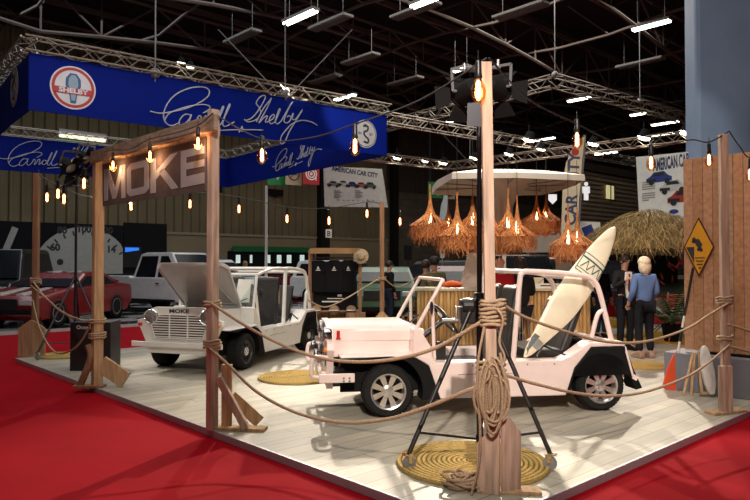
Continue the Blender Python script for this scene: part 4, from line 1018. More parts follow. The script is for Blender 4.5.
# paddle
pa = G(671, 390); pb_ = Lp(SC, SC-AV, 693, 268)
pdl = thing('paddle', 'long paddle with orange-red blade leaning on the plank screen', 'paddle', T(*pa))
dd = pb_-pa; ln = dd.length; dx = dd.normalized(); u_ = RT; u_ = (u_-dx*u_.dot(dx)).normalized(); nn = dx.cross(u_)
PMx = Matrix((u_, nn, dx)).transposed().to_4x4()
MB().tube([(0, 0, .40), (0, 0, .95)], .016, 8, M=PMx).build('lower_shaft', WHITEP, pdl, smooth=50)
MB().tube([(0, 0, .62), (0, 0, .80)], .0175, 8, M=PMx).tube([(0, 0, .95), (0, 0, ln)], .016, 8, M=PMx).build('shaft', BLACK, pdl, smooth=50)
MB().side([(-.02, .50), (.02, .50), (.07, .42), (.10, .25), (.095, .03), (.07, 0), (-.09, 0), (-.115, .04), (-.10, .25), (-.06, .42)], -.012, .012, PMx).build('blade', mat('orange_red_blade', (.75, .09, .03), .4), pdl, bevel=.008)
# small white board on wooden easel
ep = G(700, 396)
es = thing('wooden_easel', 'low wooden easel holding a small white board', 'easel', T(*ep) @ vdir)
for a, b in (((-.20, .0, 0), (-.02, .12, .50)), ((.02, -.0, 0), (.05, .12, .52)), ((-.10, .02, 0), (.0, .12, .50)), ((.20, .05, 0), (.07, .12, .50))):
    MB().bar(a, b, .03, .02).build('leg', WOODL, es)
MB().bar((-.02, -.03, .04), (.16, -.03, .04), .03, .03).build('ledge', WOODL, es)
wb_ = thing('white_board', 'small tapered white board standing on the easel by the plank screen', 'board', T(*(ep+RT*.10-FW*.02)) @ vdir @ R('X', -8))
pl = [(x*.82, z) for x, z in [(.0, .0), (.05, .01), (.085, .12), (.095, .28), (.075, .44), (.045, .55), (.015, .585), (-.015, .585), (-.045, .55), (-.075, .44), (-.085, .28), (-.065, .12), (-.03, .01)]]
MB().side(pl, -.03, .03, R('Y', -4) @ T(0, -.05, .02)).build('board', WHITEP, wb_, bevel=.02, bseg=3)
# ================================================================ BAR COUNTER AND CANOPY
BD = 13.0
b0 = Dz(417, BD, 0); b1 = Dz(590, BD-.2, 0)
brd = (b1-b0).normalized(); bl_ = (b1-b0).length
BM = frame(b0, brd)
bc = thing('bar_counter', 'bamboo-fronted bar counter with pale top behind the pink buggy', 'counter', BM)
BAM = [mat('bamboo_light', (.55, .36, .15), .6, noise=4, var=.3, stretch=(6, 6, 1)), mat('bamboo_dark', (.44, .26, .10), .6, noise=4, var=.3, stretch=(6, 6, 1))]
for j in range(2):
    mb = MB(); n = 46
    for k in range(j, n, 2): mb.tube([(bl_*(k+.5)/n, 0, .02), (bl_*(k+.5)/n, 0, 1.05)], bl_/n*.52, 8)
    mb.build('bamboo_front', BAM[j], bc, smooth=60)
MB().box((bl_/2, .35, .52), (bl_, .6, 1.0)).build('carcass', WOODD, bc)
MB().box((bl_/2, .3, 1.09), (bl_+.1, .75, .06)).build('top', mat('pale_counter_top', (.52, .46, .34), .4), bc, bevel=.01)
def on_bar(px, dy, z=1.12):
    r = ray(px, 250); n = BM.to_3x3() @ Vector((0, 1, 0)); o = BM.translation+n*dy
    p = EYEP+r*((o-EYEP).dot(n)/r.dot(n)); p.z = z; return p
o = MB(); o.lathe([(0, 0), (.13, .0), (.20, .05), (.17, .10), (0, .14)], 18); tag(o.build('red_cushion', mat('orange_fabric', (.65, .12, .04), .8), smooth=50), 'orange-red bundle lying on the bar counter left end', 'cushion').location = on_bar(452, .2)
t = thing('counter_sign', 'small white name sign lying on the bar counter', 'sign', frame(on_bar(548, .02), brd)); MB().box((0, 0, .04), (.5, .02, .09)).build('plate', PAPER, t); MB().box((0, -.013, .045), (.30, .006, .022)).build('small_print_line', INK, t)
t = thing('menu_card', 'cream menu card standing on the bar counter behind the white roll bar', 'card', frame(on_bar(531, .1), brd)); MB().side([(0, 0), (.0, .20), (.24, .20), (.24, 0)], 0, .01).build('card', mat('cream_card', (.7, .62, .45), .6), t); MB().tube([(-.02, -.01, .18), (.10, -.015, .06), (.26, -.01, .19)], .005, 4).build('clip', BLACK, t)
# canopy (square cloth parasol)
CAN = mat('canopy_cloth', (.52, .48, .44), .8, noise=1.5, var=.06)
cc = Dz(504, 13.2, 0); cw = 1.75
cM = T(*cc) @ Matrix.Rotation(yaw0+.12, 4, 'Z')
cn = thing('cloth_canopy', 'large off-white square cloth canopy over the bar', 'canopy', cM)
rim = [(-1.42, -1.15), (-.2, -1.3), (1.25, -1.15), (1.38, 0), (1.3, 1.15), (0, 1.3), (-1.3, 1.15), (-1.45, 0)]
mb = MB(); N = len(rim); rim = [(x*.93, y) for x, y in rim]; vs = [(0, 0, 3.44)]
for f, z in ((.5, 3.37), (1.0, 3.22)):
    for x, y in rim: vs.append((x*f, y*f, z))
for x, y in rim: vs.append((x*1.005, y*1.005, 3.08+.04*math.sin(x*5+y*3)))
for x, y in rim: vs.append((x*.99, y*.99, 3.08+.04*math.sin(x*5+y*3)))
for x, y in rim: vs.append((x*.985, y*.985, 3.22))
fs = [(0, 1+i, 1+(i+1) % N) for i in range(N)]
for q in range(4):
    fs += [(1+q*N+i, 1+(q+1)*N+i, 1+(q+1)*N+(i+1) % N, 1+q*N+(i+1) % N) for i in range(N)]
mb.add(vs, fs); mb.build('cover', CAN, cn, smooth=25)
mb = MB()
for x, y in rim: mb.tube([(0, 0, 3.1), (x*.97, y*.97, 3.16)], .015, 5)
mb.build('rib', GREYM, cn)
mb = MB(); mb.tube([(0, 0, 0), (0, 0, 3.45)], .04, 10); mb.build('mast', WHITEP, cn, smooth=50)
# gathered cloth drop round the mast
mb = MB(); prof = [(.62, 3.22), (.42, 3.08), (.25, 2.95), (.16, 2.7), (.15, 2.2), (.17, 1.9)]; n = 28; vs = []
for (r_, z) in prof: vs += [((r_*(1+.16*math.sin(j*PI*2/4)))*math.cos(2*PI*j/n), (r_*(1+.16*math.sin(j*PI*2/4)))*math.sin(2*PI*j/n), z) for j in range(n)]
mb.add(vs, [(i*n+j, i*n+(j+1) % n, (i+1)*n+(j+1) % n, (i+1)*n+j) for i in range(len(prof)-1) for j in range(n)]); mb.build('gathered_drop', CAN, cn, smooth=60)
# raffia pendant lamps
RAF = mat('orange_raffia', (.50, .21, .085), .8, noise=30, var=.45)
rnd = random.Random(5)
def raffia():
    t = thing('raffia_pendant', 'x', 'pendant lamp', Matrix())
    prof = [(0, 0), (.012, -.10), (.022, -.22), (.045, -.36), (.09, -.47), (.17, -.54), (.26, -.60), (.34, -.66)]
    mb = MB(); N = 90
    for k in range(N):
        a = 2*PI*k/N+rnd.uniform(-.03, .03); tw = rnd.uniform(-.5, .5); w_ = .0065
        P = []; 
        for i, (r_, z) in enumerate(prof):
            aa = a+tw*i/8; P.append(Vector((r_*math.cos(aa), r_*math.sin(aa), z+rnd.uniform(-.004, .004))))
        vs = []
        for i, p in enumerate(P):
            q = Vector((-math.sin(a), math.cos(a), 0))*w_*(.4 if i < 3 else 1); vs += [p+q, p-q]
        mb.add(vs, [(2*i, 2*i+1, 2*i+3, 2*i+2) for i in range(len(P)-1)])
    mb.tube([(0, 0, .03), (0, 0, -.2)], .012, 6)
    mb.build('woven_cone', RAF, t)
    mb = MB()
    for k in range(260):
        a = rnd.uniform(0, 2*PI); r0 = rnd.uniform(.24, .35); z0 = rnd.uniform(-.74, -.60); l = rnd.uniform(.12, .34)
        a1 = a+rnd.uniform(-.5, .5); r1 = r0+rnd.uniform(-.07, .05); w_ = rnd.uniform(.004, .008)
        p0 = Vector((r0*math.cos(a), r0*math.sin(a), z0)); p1 = Vector(((r0+r1)/2*math.cos((a+a1)/2), (r0+r1)/2*math.sin((a+a1)/2), z0-l*.5)); p2 = Vector((r1*math.cos(a1), r1*math.sin(a1), z0-l*.9))
        q = Vector((-math.sin(a), math.cos(a), 0))*w_
        mb.add([p0+q, p0-q, p1+q, p1-q, p2+q*.3, p2-q*.3], [(0, 1, 3, 2), (2, 3, 5, 4)])
    for k in range(70):                                  # loops woven across the drum
        a = rnd.uniform(0, 2*PI); z = rnd.uniform(-.85, -.62); da = rnd.uniform(.4, 1.0); r_ = rnd.uniform(.25, .31)
        P = [Vector((r_*math.cos(a+da*i/4), r_*math.sin(a+da*i/4), z+.03*math.sin(i*1.6+a*3))) for i in range(5)]
        mb.add([v+AZ*s for v in P for s in (.007, -.007)], [(2*i, 2*i+1, 2*i+3, 2*i+2) for i in range(4)])
    mb.build('fringe', RAF, t)
    MB().tube([(0, 0, 0), (0, 0, .9)], .005, 5).build('cord', BLACK, t)
    MB().lathe([(.012, -.40), (.016, -.43), (.024, -.47), (.024, -.60), (.012, -.63), (0, -.63)], 12).build('bulb', FILAM, t, smooth=60)
    return t
RL = raffia()
lamps = [(430, 186, 12.2, 1.10, 'leftmost raffia pendant lamp under the canopy edge'), (448, 200, 13.6, .85, 'small raffia pendant lamp hanging behind the two leftmost ones'), (457, 194, 11.6, 1.12, 'raffia pendant lamp second from the left in front'), (472.5, 190, 12.4, 1.05, 'raffia pendant lamp just left of the foreground post'),
         (492, 197, 12.0, 1.1, 'raffia pendant lamp mostly hidden behind the foreground post'), (508, 190, 12.0, 1.12, 'raffia pendant lamp just right of the foreground post'), (517, 197, 11.6, 1.05, 'raffia pendant lamp overlapping the one right of the foreground post'), (536.5, 188, 12.8, 1.0, 'raffia pendant lamp at the middle of the right group'),
         (546, 190, 13.4, .95, 'raffia pendant lamp behind the middle of the right group'), (568, 207, 11.9, 1.05, 'raffia pendant lamp below the feather flag'), (577, 209, 12.3, 1.0, 'rightmost raffia pendant lamp beside the thatched parasol')]
for i, (x, y, d, s, l) in enumerate(lamps):
    p = D(x, y, d); M = T(*p) @ Matrix.Diagonal((s, s, s, 1)) @ R('Z', 37*i)
    if i == 0: RL.matrix_basis = M; RL['label'] = l; RL['group'] = 'raffia pendant lamps'
    else: dup(RL, M, l, 'raffia pendant lamps')
# ================================================================ THATCHED PARASOL
TH = [mat('thatch_a', (.20, .14, .06), .95), mat('thatch_b', (.10, .07, .03), .95), mat('thatch_c', (.32, .23, .11), .95)]
pc = Dz(648, 13.2, 0)
tp = thing('thatched_parasol', 'straw-thatched parasol above the standing couple', 'parasol', T(*pc))
mb = MB(); rnd = random.Random(8)
R0, ZT, ZB = 1.42, 2.62, 1.92
def domez(r): u = r/R0; return ZT-(ZT-ZB)*(u**1.7)
mb.lathe([(R0*.96*i/8, domez(R0*.96*i/8)-.10) for i in range(9)], 36, mi=1)
for k in range(5200):
    a = rnd.uniform(0, 2*PI); r = R0*math.sqrt(rnd.uniform(0, 1))*.99; l = rnd.uniform(.18, .34); r1 = r+l*.8; w_ = rnd.uniform(.004, .010)
    z0 = domez(r)+rnd.uniform(-.05, .06); z1 = (domez(min(r1, R0))-(max(0, r1-R0))*1.1)+rnd.uniform(-.10, .06); a1 = a+rnd.uniform(-.14, .14)
    p0 = Vector((r*math.cos(a), r*math.sin(a), z0)); p1 = Vector((r1*math.cos(a1), r1*math.sin(a1), z1)); q = Vector((-math.sin(a), math.cos(a), rnd.uniform(-.5, .5)))*w_
    mb.add([p0+q, p0-q, p1], [(0, 1, 2)], None, rnd.choice((0, 0, 1, 2)))
mb.build('thatch', TH, tp)
MB().tube([(0, 0, 0), (0, 0, 2.5)], .05, 10).build('pole', WOODD, tp, smooth=50)
# ================================================================ PRINTED BANNERS AND FLAGS
def car_print(mb, x, y, s, ci, gi):
    mb.prism([(x-1*s, y), (x-1.02*s, y+.28*s), (x-.7*s, y+.42*s), (x-.4*s, y+.70*s), (x+.4*s, y+.72*s), (x+.72*s, y+.42*s), (x+1.0*s, y+.30*s), (x+1.0*s, y)], .01, None, ci)
    mb.prism([(x-.5*s, y+.42*s), (x-.33*s, y+.64*s), (x+.33*s, y+.65*s), (x+.5*s, y+.42*s)], .014, None, gi)
    mb.prism([(x-.95*s, y+.08*s), (x-.95*s, y+.26*s), (x-.2*s, y+.24*s), (x-.2*s, y+.06*s)], .014, None, gi)
    for q in (-.6, .65): mb.prism(circ(.20*s, 14, x+q*s, y+.02*s), .018, None, gi)
PRB = mat('print_blue', (.03, .05, .25), .5); PRR = mat('print_red', (.40, .04, .03), .5); PRG = mat('print_grey', (.28, .28, .26), .5); PRW = mat('print_white', (.6, .6, .58), .5); PRK = mat('print_black', (.02, .02, .022), .5); PRO = mat('print_orange', (.5, .16, .10), .5); PRN = mat('print_green', (.12, .17, .12), .5)
def poster_frame(corners, d0, d1):
    (x0, y0), (x1, y1), (x2, y2), (x3, y3) = corners     # tl, tr, br, bl
    A = D(x0, y0, d0); B = D(x1, y1, d1); A.z = B.z = 0; u = (B-A).normalized(); f = plane2(A, u)
    pts = [f(*c) for c in corners]; return face(A, u), f, [Vector((*p, 0)) for p in pts]
M_, f_, q = poster_frame([(323.5, 166), (382, 169), (388, 207.5), (325, 206.5)], 24, 25.5)
t = thing('printed_banner', 'hanging white banner with a row of small cars left of centre', 'banner', M_)
MB().prism([(v.x, v.y) for v in q], .03, T(0, 0, -.03)).build('sheet', PAPER, t)
def P_(px, py): return f_(px, py)
a = P_(355, 171.5); MB().mesh(text_mesh('AMERICAN CAR CITY', .245, .008), T(a[0], a[1]-.10, .005) @ R('Z', -3) @ Matrix.Diagonal((.86, 1, 1, 1))).build('lettering', mat('navy_print', (.03, .04, .12), .5), t)
mb = MB()
for (px, py, s, ci) in ((333, 186, .26, 2), (343, 185.5, .26, 4), (352, 186.5, .25, 0), (361, 187, .25, 5), (370, 187.5, .28, 6)):
    a = P_(px, py-.5); car_print(mb, a[0], a[1]-.02, s, ci, 3)
mb.build('car_pictures', [PRB, PRR, PRG, PRK, PRW, PRO, PRN], t)
mb = MB()
for c0 in (334, 355):
    for i in range(5):
        a = P_(c0, 190.5+i*1.7); mb.box((a[0]+.2*(.9 if i % 2 else .6), a[1], .006), (.36 if i % 2 else .25, .022, .01))
for i in range(8): a = P_(338+i*5, 200+.1*i); mb.box((a[0], a[1], .006), (.10, .02, .01))
mb.build('small_print_line', PRG, t)
M_, f_, q = poster_frame([(636, 157), (695.5, 151), (692, 229), (639, 214)], 19, 17.4)
t = thing('printed_banner', 'large white banner with blue, white and red cars hanging behind the plank screen', 'banner', M_)
MB().prism([(v.x, v.y) for v in q], .03, T(0, 0, -.03)).build('sheet', PAPER, t)
a = f_(675, 161.5); MB().mesh(text_mesh('AMERICAN CAR', .27, .010), T(a[0]-.12, a[1]-.16, .005) @ R('Z', 1.5) @ Matrix.Diagonal((.56, 1.7, 1, 1))).build('lettering', mat('navy_print', (0, 0, 0)), t)
mb = MB()
for (px, py, s, ci) in ((659, 182, .40, 0), (673, 191, .42, 4), (683, 202, .46, 1)):
    a = f_(px, py); car_print(mb, a[0], a[1], s, ci, 3)
mb.build('car_pictures', [PRB, PRR, PRG, PRK, PRW, PRO, PRN], t)
mb = MB()
for i in range(9):
    if i == 4: continue
    a = f_(642, 183+i*2.2); mb.box((a[0]+(.22 if i % 4 else .12), a[1], .006), (.42 if i % 4 else .2, .028, .01))
for i in range(5): a = f_(646+i*4, 210+i*.3); mb.box((a[0], a[1], .006), (.09, .02, .01))
a = f_(654, 168); 
for i in range(7): a = f_(650+i*6, 166.5-.3*i); mb.box((a[0], a[1], .006), (.12, .03, .01))
mb.build('small_print_line', PRG, t)
mb = MB(); a = f_(674, 211.5); mb.prism([(a[0]+.14*math.cos(k*PI/10), a[1]+.06*math.sin(k*PI/10)) for k in range(20)], .012); mb.build('oval_badge', PRB, t)
# feather flags
def feather(M, pts, label, letters=None, m_=None):
    t = thing('feather_flag', label, 'flag', M); MB().prism(pts, .012).build('cloth', m_ or mat('cream_flag_cloth', (.62, .55, .42), .7), t); return t
fo = Dz(575, 15.5, 0); ff = plane2(fo, RT)
pts = [ff(*p) for p in ((583, 137), (578, 140), (571, 151), (566, 163), (563, 180), (562, 205), (561, 236), (577, 236), (579, 200), (582, 160), (584.5, 137))]
fM = face(fo, RT)
ft = feather(fM, pts, 'tall cream feather flag with dark vertical lettering right of the canopy')
a = ff(569.5, 205); MB().mesh(text_mesh('AN CAR  CITY', .36, .012), T(a[0]+.16, a[1]+.05, .014) @ R('Z', 86)).build('lettering', mat('dark_blue_letter', (.05, .06, .14), .5), ft)
a = ff(575, 152); MB().prism(circ(.09, 12, a[0], a[1]), .006, T(0, 0, .012)).build('badge', PRR, ft)
mb = MB(); mb.tube(cat_rom([Vector((*ff(578, 240), .0)), Vector((*ff(582, 180), 0)), Vector((*ff(585, 140), 0)), Vector((*ff(583.5, 136), 0))], 5), .02, 6); a = ff(578, 240); mb.tube([(a[0], a[1], 0), (a[0], 0, 0)], .02, 6); mb.build('pole', GREYM, ft)
fo2 = Dz(442, 20, 0); f2 = plane2(fo2, RT)
pts = [f2(*p) for p in ((447, 194), (444, 197), (441, 205), (439.5, 218), (440.5, 258), (444.5, 258), (446, 220), (448, 198))]
ft = feather(face(fo2, RT), pts, 'small blue-white feather flag between the leftmost raffia lamps', None, mat('pale_blue_flag', (.45, .55, .60), .7))
a = f2(442.5, 250); MB().tube([(a[0], a[1], 0), (a[0], 0, 0)], .02, 6).build('pole', GREYM, ft)
mb = MB()
for i in range(7): a = f2(443, 222+i*5); mb.box((a[0], a[1], .014), (.10, .09, .01))
mb.build('print_block', PRK, ft)
# hanging safety signs
def hang(px, py, w, h, d, m, label, name='safety_sign'):
    t = thing(name, label, 'sign', face(D(px, py, d), AU*.8+RT*.3)); MB().box((0, 0, 0), (w, h, .06)).build('plate', m, t); return t
SG = mat('sign_green', (.01, .16, .04), .5, emit=.05, ecol=(.01, .4, .1)); SB_ = mat('sign_beige', (.42, .36, .24), .6); SR = mat('sign_red', (.40, .012, .02), .5); 
def arrow(t, s, m): MB().prism([(-.6*s, .15*s), (.1*s, .15*s), (.1*s, -.1*s), (.3*s, -.1*s), (.0*s, -.6*s), (-.3*s, -.1*s), (-.12*s, -.1*s), (-.12*s, 0), (-.6*s, 0)], .02, T(.1*s, .1*s, .035)).build('arrow', m, t)
t = hang(276.5, 175, 1.05, 1.10, 36, SG, 'green hanging sign with a white arrow'); arrow(t, .55, PAPER)
t = hang(293.5, 174.5, .95, 1.15, 36, SB_, 'beige hanging no-smoking sign beside the green arrow sign'); MB().ring(circ(.34), circ(.27), .02, T(0, 0, .03)).box((0, 0, .04), (.55, .05, .02), R('Z', 45)).build('prohibition_ring', mat('sign_dark_red', (.15, .01, .01), .5), t); MB().box((0, 0, .04), (.36, .06, .02)).build('cigarette', INK, t)
t = hang(311, 174, .98, 1.15, 36, SR, 'red hanging sign with a white hose reel symbol'); MB().ring(circ(.34), circ(.28), .02, T(0, 0, .03)).ring(circ(.22), circ(.16), .02, T(0, 0, .03)).prism(circ(.08), .02, T(0, 0, .03)).box((.28, -.25, .04), (.05, .2, .02)).build('hose_reel_symbol', PAPER, t)
t = hang(435, 190, .62, .62, 26, SG, 'green hanging sign with running figure over the raffia lamps'); MB().prism([(-.2, -.15), (-.05, .05), (-.15, .15), (.1, .15), (.2, 0), (.1, 0), (.05, -.02), (.15, -.2), (.05, -.2), (0, -.08), (-.12, -.2)], .02, T(0, 0, .03)).build('running_figure', PAPER, t)
t = hang(449, 191, .55, .62, 26, SB_, 'beige no-smoking sign over the raffia lamps'); MB().ring(circ(.22), circ(.17), .02, T(0, 0, .03)).box((0, 0, .04), (.35, .04, .02), R('Z', 45)).build('prohibition_ring', mat('sign_dark_red', (0, 0, 0)), t)
t = hang(328.5, 233.5, .35, .45, 36, PAPER, 'small white wall sign with the letter B', 'letter_sign'); MB().mesh(text_mesh('B', .40, .01), T(0, -.14, .035)).build('lettering', INK, t)
# lit toilet pictogram on the far wall
t = thing('pictogram_sign', 'white pictogram of a standing figure right of the feather flag', 'sign', face(D(586, 191, 36), RT)); LW = mat('lit_white_sign', (.8, .8, .8), .5, emit=.6)
MB().prism(circ(.11, 14, 0, .38), .03).prism([(-.20, .24), (.20, .24), (.20, -.12), (.12, -.12), (.12, -.5), (-.12, -.5), (-.12, -.12), (-.20, -.12)], .03).build('figure', LW, t)
t = thing('pictogram_sign', 'small white shield-shaped sign seen under the canopy', 'sign', face(D(552.5, 199, 32), RT)); MB().prism([(-.2, .22), (.2, .22), (.2, -.05), (0, -.25), (-.2, -.05)], .03).build('shield', LW, t)
# white stall sign with red letters behind lamps
t = thing('stall_sign', 'white stall sign with red capital letters behind the raffia lamps', 'sign', face(D(546, 234, 19), RT)); MB().box((0, -.1, 0), (1.35, .85, .05)).build('board', mat('stall_board', (.42, .38, .33), .6), t); MB().mesh(text_mesh('AMERICAN', .26, .012), T(0, -.02, .03) @ Matrix.Diagonal((.95, 1.1, 1, 1))).build('lettering', mat('stall_red', (.35, .05, .03), .5), t)
t = thing('menu_sign', 'pale notice board below the raffia lamps at right', 'notice', face(D(564, 262, 15.5), RT)); MB().box((0, 0, 0), (.38, .42, .03)).build('board', mat('stall_board', (0, 0, 0)), t); MB().box((0, .03, .02), (.26, .05, .008)).build('small_print_line', PRR, t)
t = thing('tilted_flyer', 'white flyer with a blue stripe behind the rightmost raffia lamps', 'flyer', face(D(587, 232, 17), RT)); MB().tube([(0, -.3, -.02), (0, -1.0-1.3, -.02)], .015, 6).build('pole', GREYM, t); MB().prism([(-.3, -.3), (.35, -.35), (.33, .25), (-.3, .28)], .02).build('sheet', PAPER, t); MB().prism([(-.15, .1), (.1, .2), (.2, -.05), (-.05, -.15)], .01, T(0, 0, .02)).build('blue_patch', PRB, t)
# white leaning board, speaker
t = thing('white_display_board', 'tall white display board standing on the bar left of the foreground post', 'board', frame(on_bar(474, .25), RT)); MB().side([(-.28, 0), (-.12, .68), (.22, .68), (.22, 0)], 0, .03).build('board', mat('white_board_face', (.55, .50, .44), .6), t)
spk = G(408, 300); d_ = (spk-EYEP).dot(FW); t = thing('loudspeaker', 'black loudspeaker on a pole beyond the buggies', 'speaker', T(*spk) @ vdir); MB().box((0, 0, 2.05), (.33, .3, .62)).build('cabinet', BLACKM, t, bevel=.01); MB().tube([(0, 0, 0), (0, 0, 1.75)], .02, 8).build('pole', BLACK, t); MB().tube([(0, 0, .5), (.35, 0, 0)], .015, 6).tube([(0, 0, .5), (-.2, .3, 0)], .015, 6).tube([(0, 0, .5), (-.2, -.3, 0)], .015, 6).build('tripod', BLACK, t)
# white truss mast behind the gateway
mp = G(266, 309); tag(MB().tube([mp, mp+AZ*(1.6+1.05*0)+AZ*2.7], .05, 8).build('white_mast', WHITEP), 'slim white mast behind the open white buggy', 'mast')
# wall details: green band and bright openings
def wallbox(x0, y0, x1, y1, m, name, label, cat, off=.35, emit=None):
    a = onwall(x0, y1, WY-off); b = onwall(x1, y0, WY-off)
    o = MB().box(((a.x+b.x)/2, WY-off, (a.z+b.z)/2), (b.x-a.x, .08, b.z-a.z)).build(name, m); tag(o, label, cat); return o
o = wallbox(233, 247.5, 312, 251.5, mat('green_fascia', (.01, .17, .05), .5), 'green_fascia', 'long green fascia band low on the back wall', 'fascia')
wallbox(268, 190, 283, 195, BLACKM, 'wall_vent', 'dark vent box high on the back wall right of the gateway', 'vent')
wallbox(214, 187, 222, 192, BLACKM, 'wall_vent', 'dark vent box on the back wall just right of the gate post', 'vent')
OPEN = mat('daylit_opening', (.75, .9, .85), .5, emit=.55, ecol=(.75, .95, .88))
for i, (x0, x1) in enumerate(((236, 240), (250, 252), (266, 270), (277, 281), (287, 291), (300, 304))):
    a = onwall(x0, 263, WY-.25); b = onwall(x1, 255, WY-.25)
    o = MB().box(((a.x+b.x)/2, WY-.25, (a.z+b.z)/2), (b.x-a.x, .08, b.z-a.z)).build('window_%d' % (i+2), OPEN); o['kind'] = 'structure'
a = onwall(228, 285, WY-.22); b = onwall(314, 252, WY-.22)
o = MB().box(((a.x+b.x)/2, WY-.2, (a.z+b.z)/2), (b.x-a.x, .06, b.z-a.z)).build('wall_dark_entrance', BLACKM); o['kind'] = 'structure'
# ================================================================ BACKGROUND CARS
def bgcar(name, label, P, yaw, L, Wd, H, paint, kind='suv', rad=.36, stripes=None, lights=True, g=None):
    t = thing(name, label, 'car', T(*P) @ Matrix.Rotation(yaw, 4, 'Z'), g)      # +x forward, centred
    h0 = .28; f = L/2; ax = L*.30
    if kind == 'pickup':
        low = [(-f, .55), (-f+.03, 1.18), (-f+1.75, 1.18), (-f+1.78, 1.12), (f-1.55, 1.15), (f-.15, 1.08), (f, .9), (f-.02, .45), (f-.2, h0+.1), (-f+.2, h0+.1)]
        cab = [(-f+1.85, 1.10), (-f+2.05, H-.05), (-f+2.3, H), (f-2.25, H), (f-1.55, 1.10)]; gl = [(-f+2.0, 1.14), (-f+2.15, H-.12), (f-2.35, H-.10), (f-1.78, 1.14)]
    elif kind == 'sport':
        low = [(-f, .5), (-f+.05, .95), (-f+.5, 1.0), (f-1.5, .95), (f-.3, .78), (f, .6), (f-.05, .35), (f-.3, h0-.1), (-f+.3, h0-.1)]
        cab = [(-f+.45, .94), (-f+1.2, H-.03), (-f+1.8, H), (f-2.4, H-.04), (f-1.5, .90)]; gl = [(-f+.75, .98), (-f+1.25, H-.10), (f-2.45, H-.11), (f-1.75, .96)]
    else:
        low = [(-f, .5), (-f+.02, 1.05), (-f+.1, 1.12), (f-1.25, 1.10), (f-.2, 1.0), (f, .8), (f-.02, .45), (f-.2, h0), (-f+.2, h0)]
        cab = [(-f+.08, 1.08), (-f+.30, H-.05), (-f+.6, H), (f-2.0, H-.02), (f-1.2, 1.06)]; gl = [(-f+.28, 1.14), (-f+.45, H-.13), (f-2.1, H-.13), (f-1.45, 1.14)]
    MB().side(low, -Wd/2, Wd/2).build('body', paint, t, bevel=.07, bseg=3)
    mb = MB(); n = len(cab); w0, w1 = Wd*.47, Wd*.38
    vs = []
    for s in (1, -1):
        for (x, z) in cab: w_ = w0 if z < 1.2 and z < H-.3 else w1; vs.append((x, s*w_, z))
    fs = [tuple(range(n)), tuple(range(n, 2*n))[::-1]]+[(i, n+i, n+(i+1) % n, (i+1) % n) for i in range(n)]
    cabin = mb.add(vs, fs).build('cabin', paint, t, bevel=.04)
    mb = MB()
    zl = min(z for _, z in gl); zh = max(z for _, z in gl)
    for s in (1, -1):
        def yy(z): 
            zb_ = 1.1 if kind != 'sport' else .95
            return s*(w0+(w1-w0)*max(0, min(1, (z-zb_)/(H-.04-zb_)))+.012)
        xs_ = [gl[0][0], gl[1][0], gl[2][0], gl[3][0]]
        mid0 = (xs_[0]+xs_[3])/2
        for (xa, xb, ya, yb) in ((xs_[0], mid0-.06, xs_[1], mid0-.06), (mid0+.06, xs_[3], mid0+.06, xs_[2])):
            v = [(xa, yy(zl), zl), (xb, yy(zl), zl), (yb, yy(zh), zh-.02), (ya, yy(zh), zh-.02)]
            v2 = [(x, y-s*.03, z) for x, y, z in v]; mb.add(v+v2, [(0, 1, 2, 3), (4, 7, 6, 5), (0, 4, 5, 1), (1, 5, 6, 2), (2, 6, 7, 3), (3, 7, 4, 0)])
    # front and rear screens
    for (lo_, hi_) in (((cab[-1][0]-.02, cab[-1][1]+.08), (cab[-2][0]+.03, cab[-2][1]-.06)), ((cab[0][0]+.02, cab[0][1]+.1), (cab[1][0]-.01, cab[1][1]-.08))):
        sx = .03 if lo_[0] > hi_[0] else -.03
        v = [(lo_[0]+sx, -w0*.9, lo_[1]), (lo_[0]+sx, w0*.9, lo_[1]), (hi_[0]+sx, w1*.92, hi_[1]), (hi_[0]+sx, -w1*.92, hi_[1])]; v2 = [(x-sx*1.2, y, z) for x, y, z in v]
        mb.add(v+v2, [(0, 1, 2, 3), (4, 7, 6, 5), (0, 4, 5, 1), (1, 5, 6, 2), (2, 6, 7, 3), (3, 7, 4, 0)])
    mb.build('window', GLASSD, cabin)
    for sx in (ax, -ax):
        for s in (1, -1):
            m = T(sx, s*(Wd/2-.10), rad) @ R('X', -90*s)
            w = MB().lathe([(rad*.66, .11), (rad*.92, .115), (rad, .07), (rad, -.1), (0, -.1)], 24, m).build('wheel', RUBBER, t, smooth=40)
            mb = MB().lathe([(rad*.66, .0), (rad*.66, .10), (rad*.62, .07), (rad*.62, .03), (0, .03)], 24, m, mi=1).lathe([(rad*.2, .09), (0, .1)], 12, m)
            for k in range(6): mb.box((rad*.36, 0, .08), (rad*.56, .06, .03), m @ R('Z', 60*k))
            mb.ring([(rad*.68*math.cos(2*PI*k/24), rad*.68*math.sin(2*PI*k/24)) for k in range(24)], [(rad*.62*math.cos(2*PI*k/24), rad*.62*math.sin(2*PI*k/24)) for k in range(24)], .03, m @ T(0, 0, .085))
            mb.build('rim', [SILVER, BLACK], w, smooth=40)
            MB().lathe([(rad*1.17, .10), (rad*1.17, -.1), (0, -.1), (0, -.09), (rad*1.1, -.09), (rad*1.1, .10), (rad*1.17, .10)], 28, m).build('wheel_arch', BLACKM, t, smooth=40)
    hz = .82 if kind != 'sport' else .62
    MB().box((f-.0, 0, hz-.02), (.06, Wd*.52, .26)).build('grille', BLACK, t, bevel=.01)
    for s in (1, -1):
        MB().box((f-.03, s*Wd*.37, hz+.02), (.08, Wd*.18, .13)).build('headlight', mat('headlamp_glass', (.6, .62, .65), .1, .3), t, bevel=.02)
        MB().box((-f+.01, s*Wd*.42, hz+.05), (.06, Wd*.12, .26)).build('tail_light', REDL, t, bevel=.02)
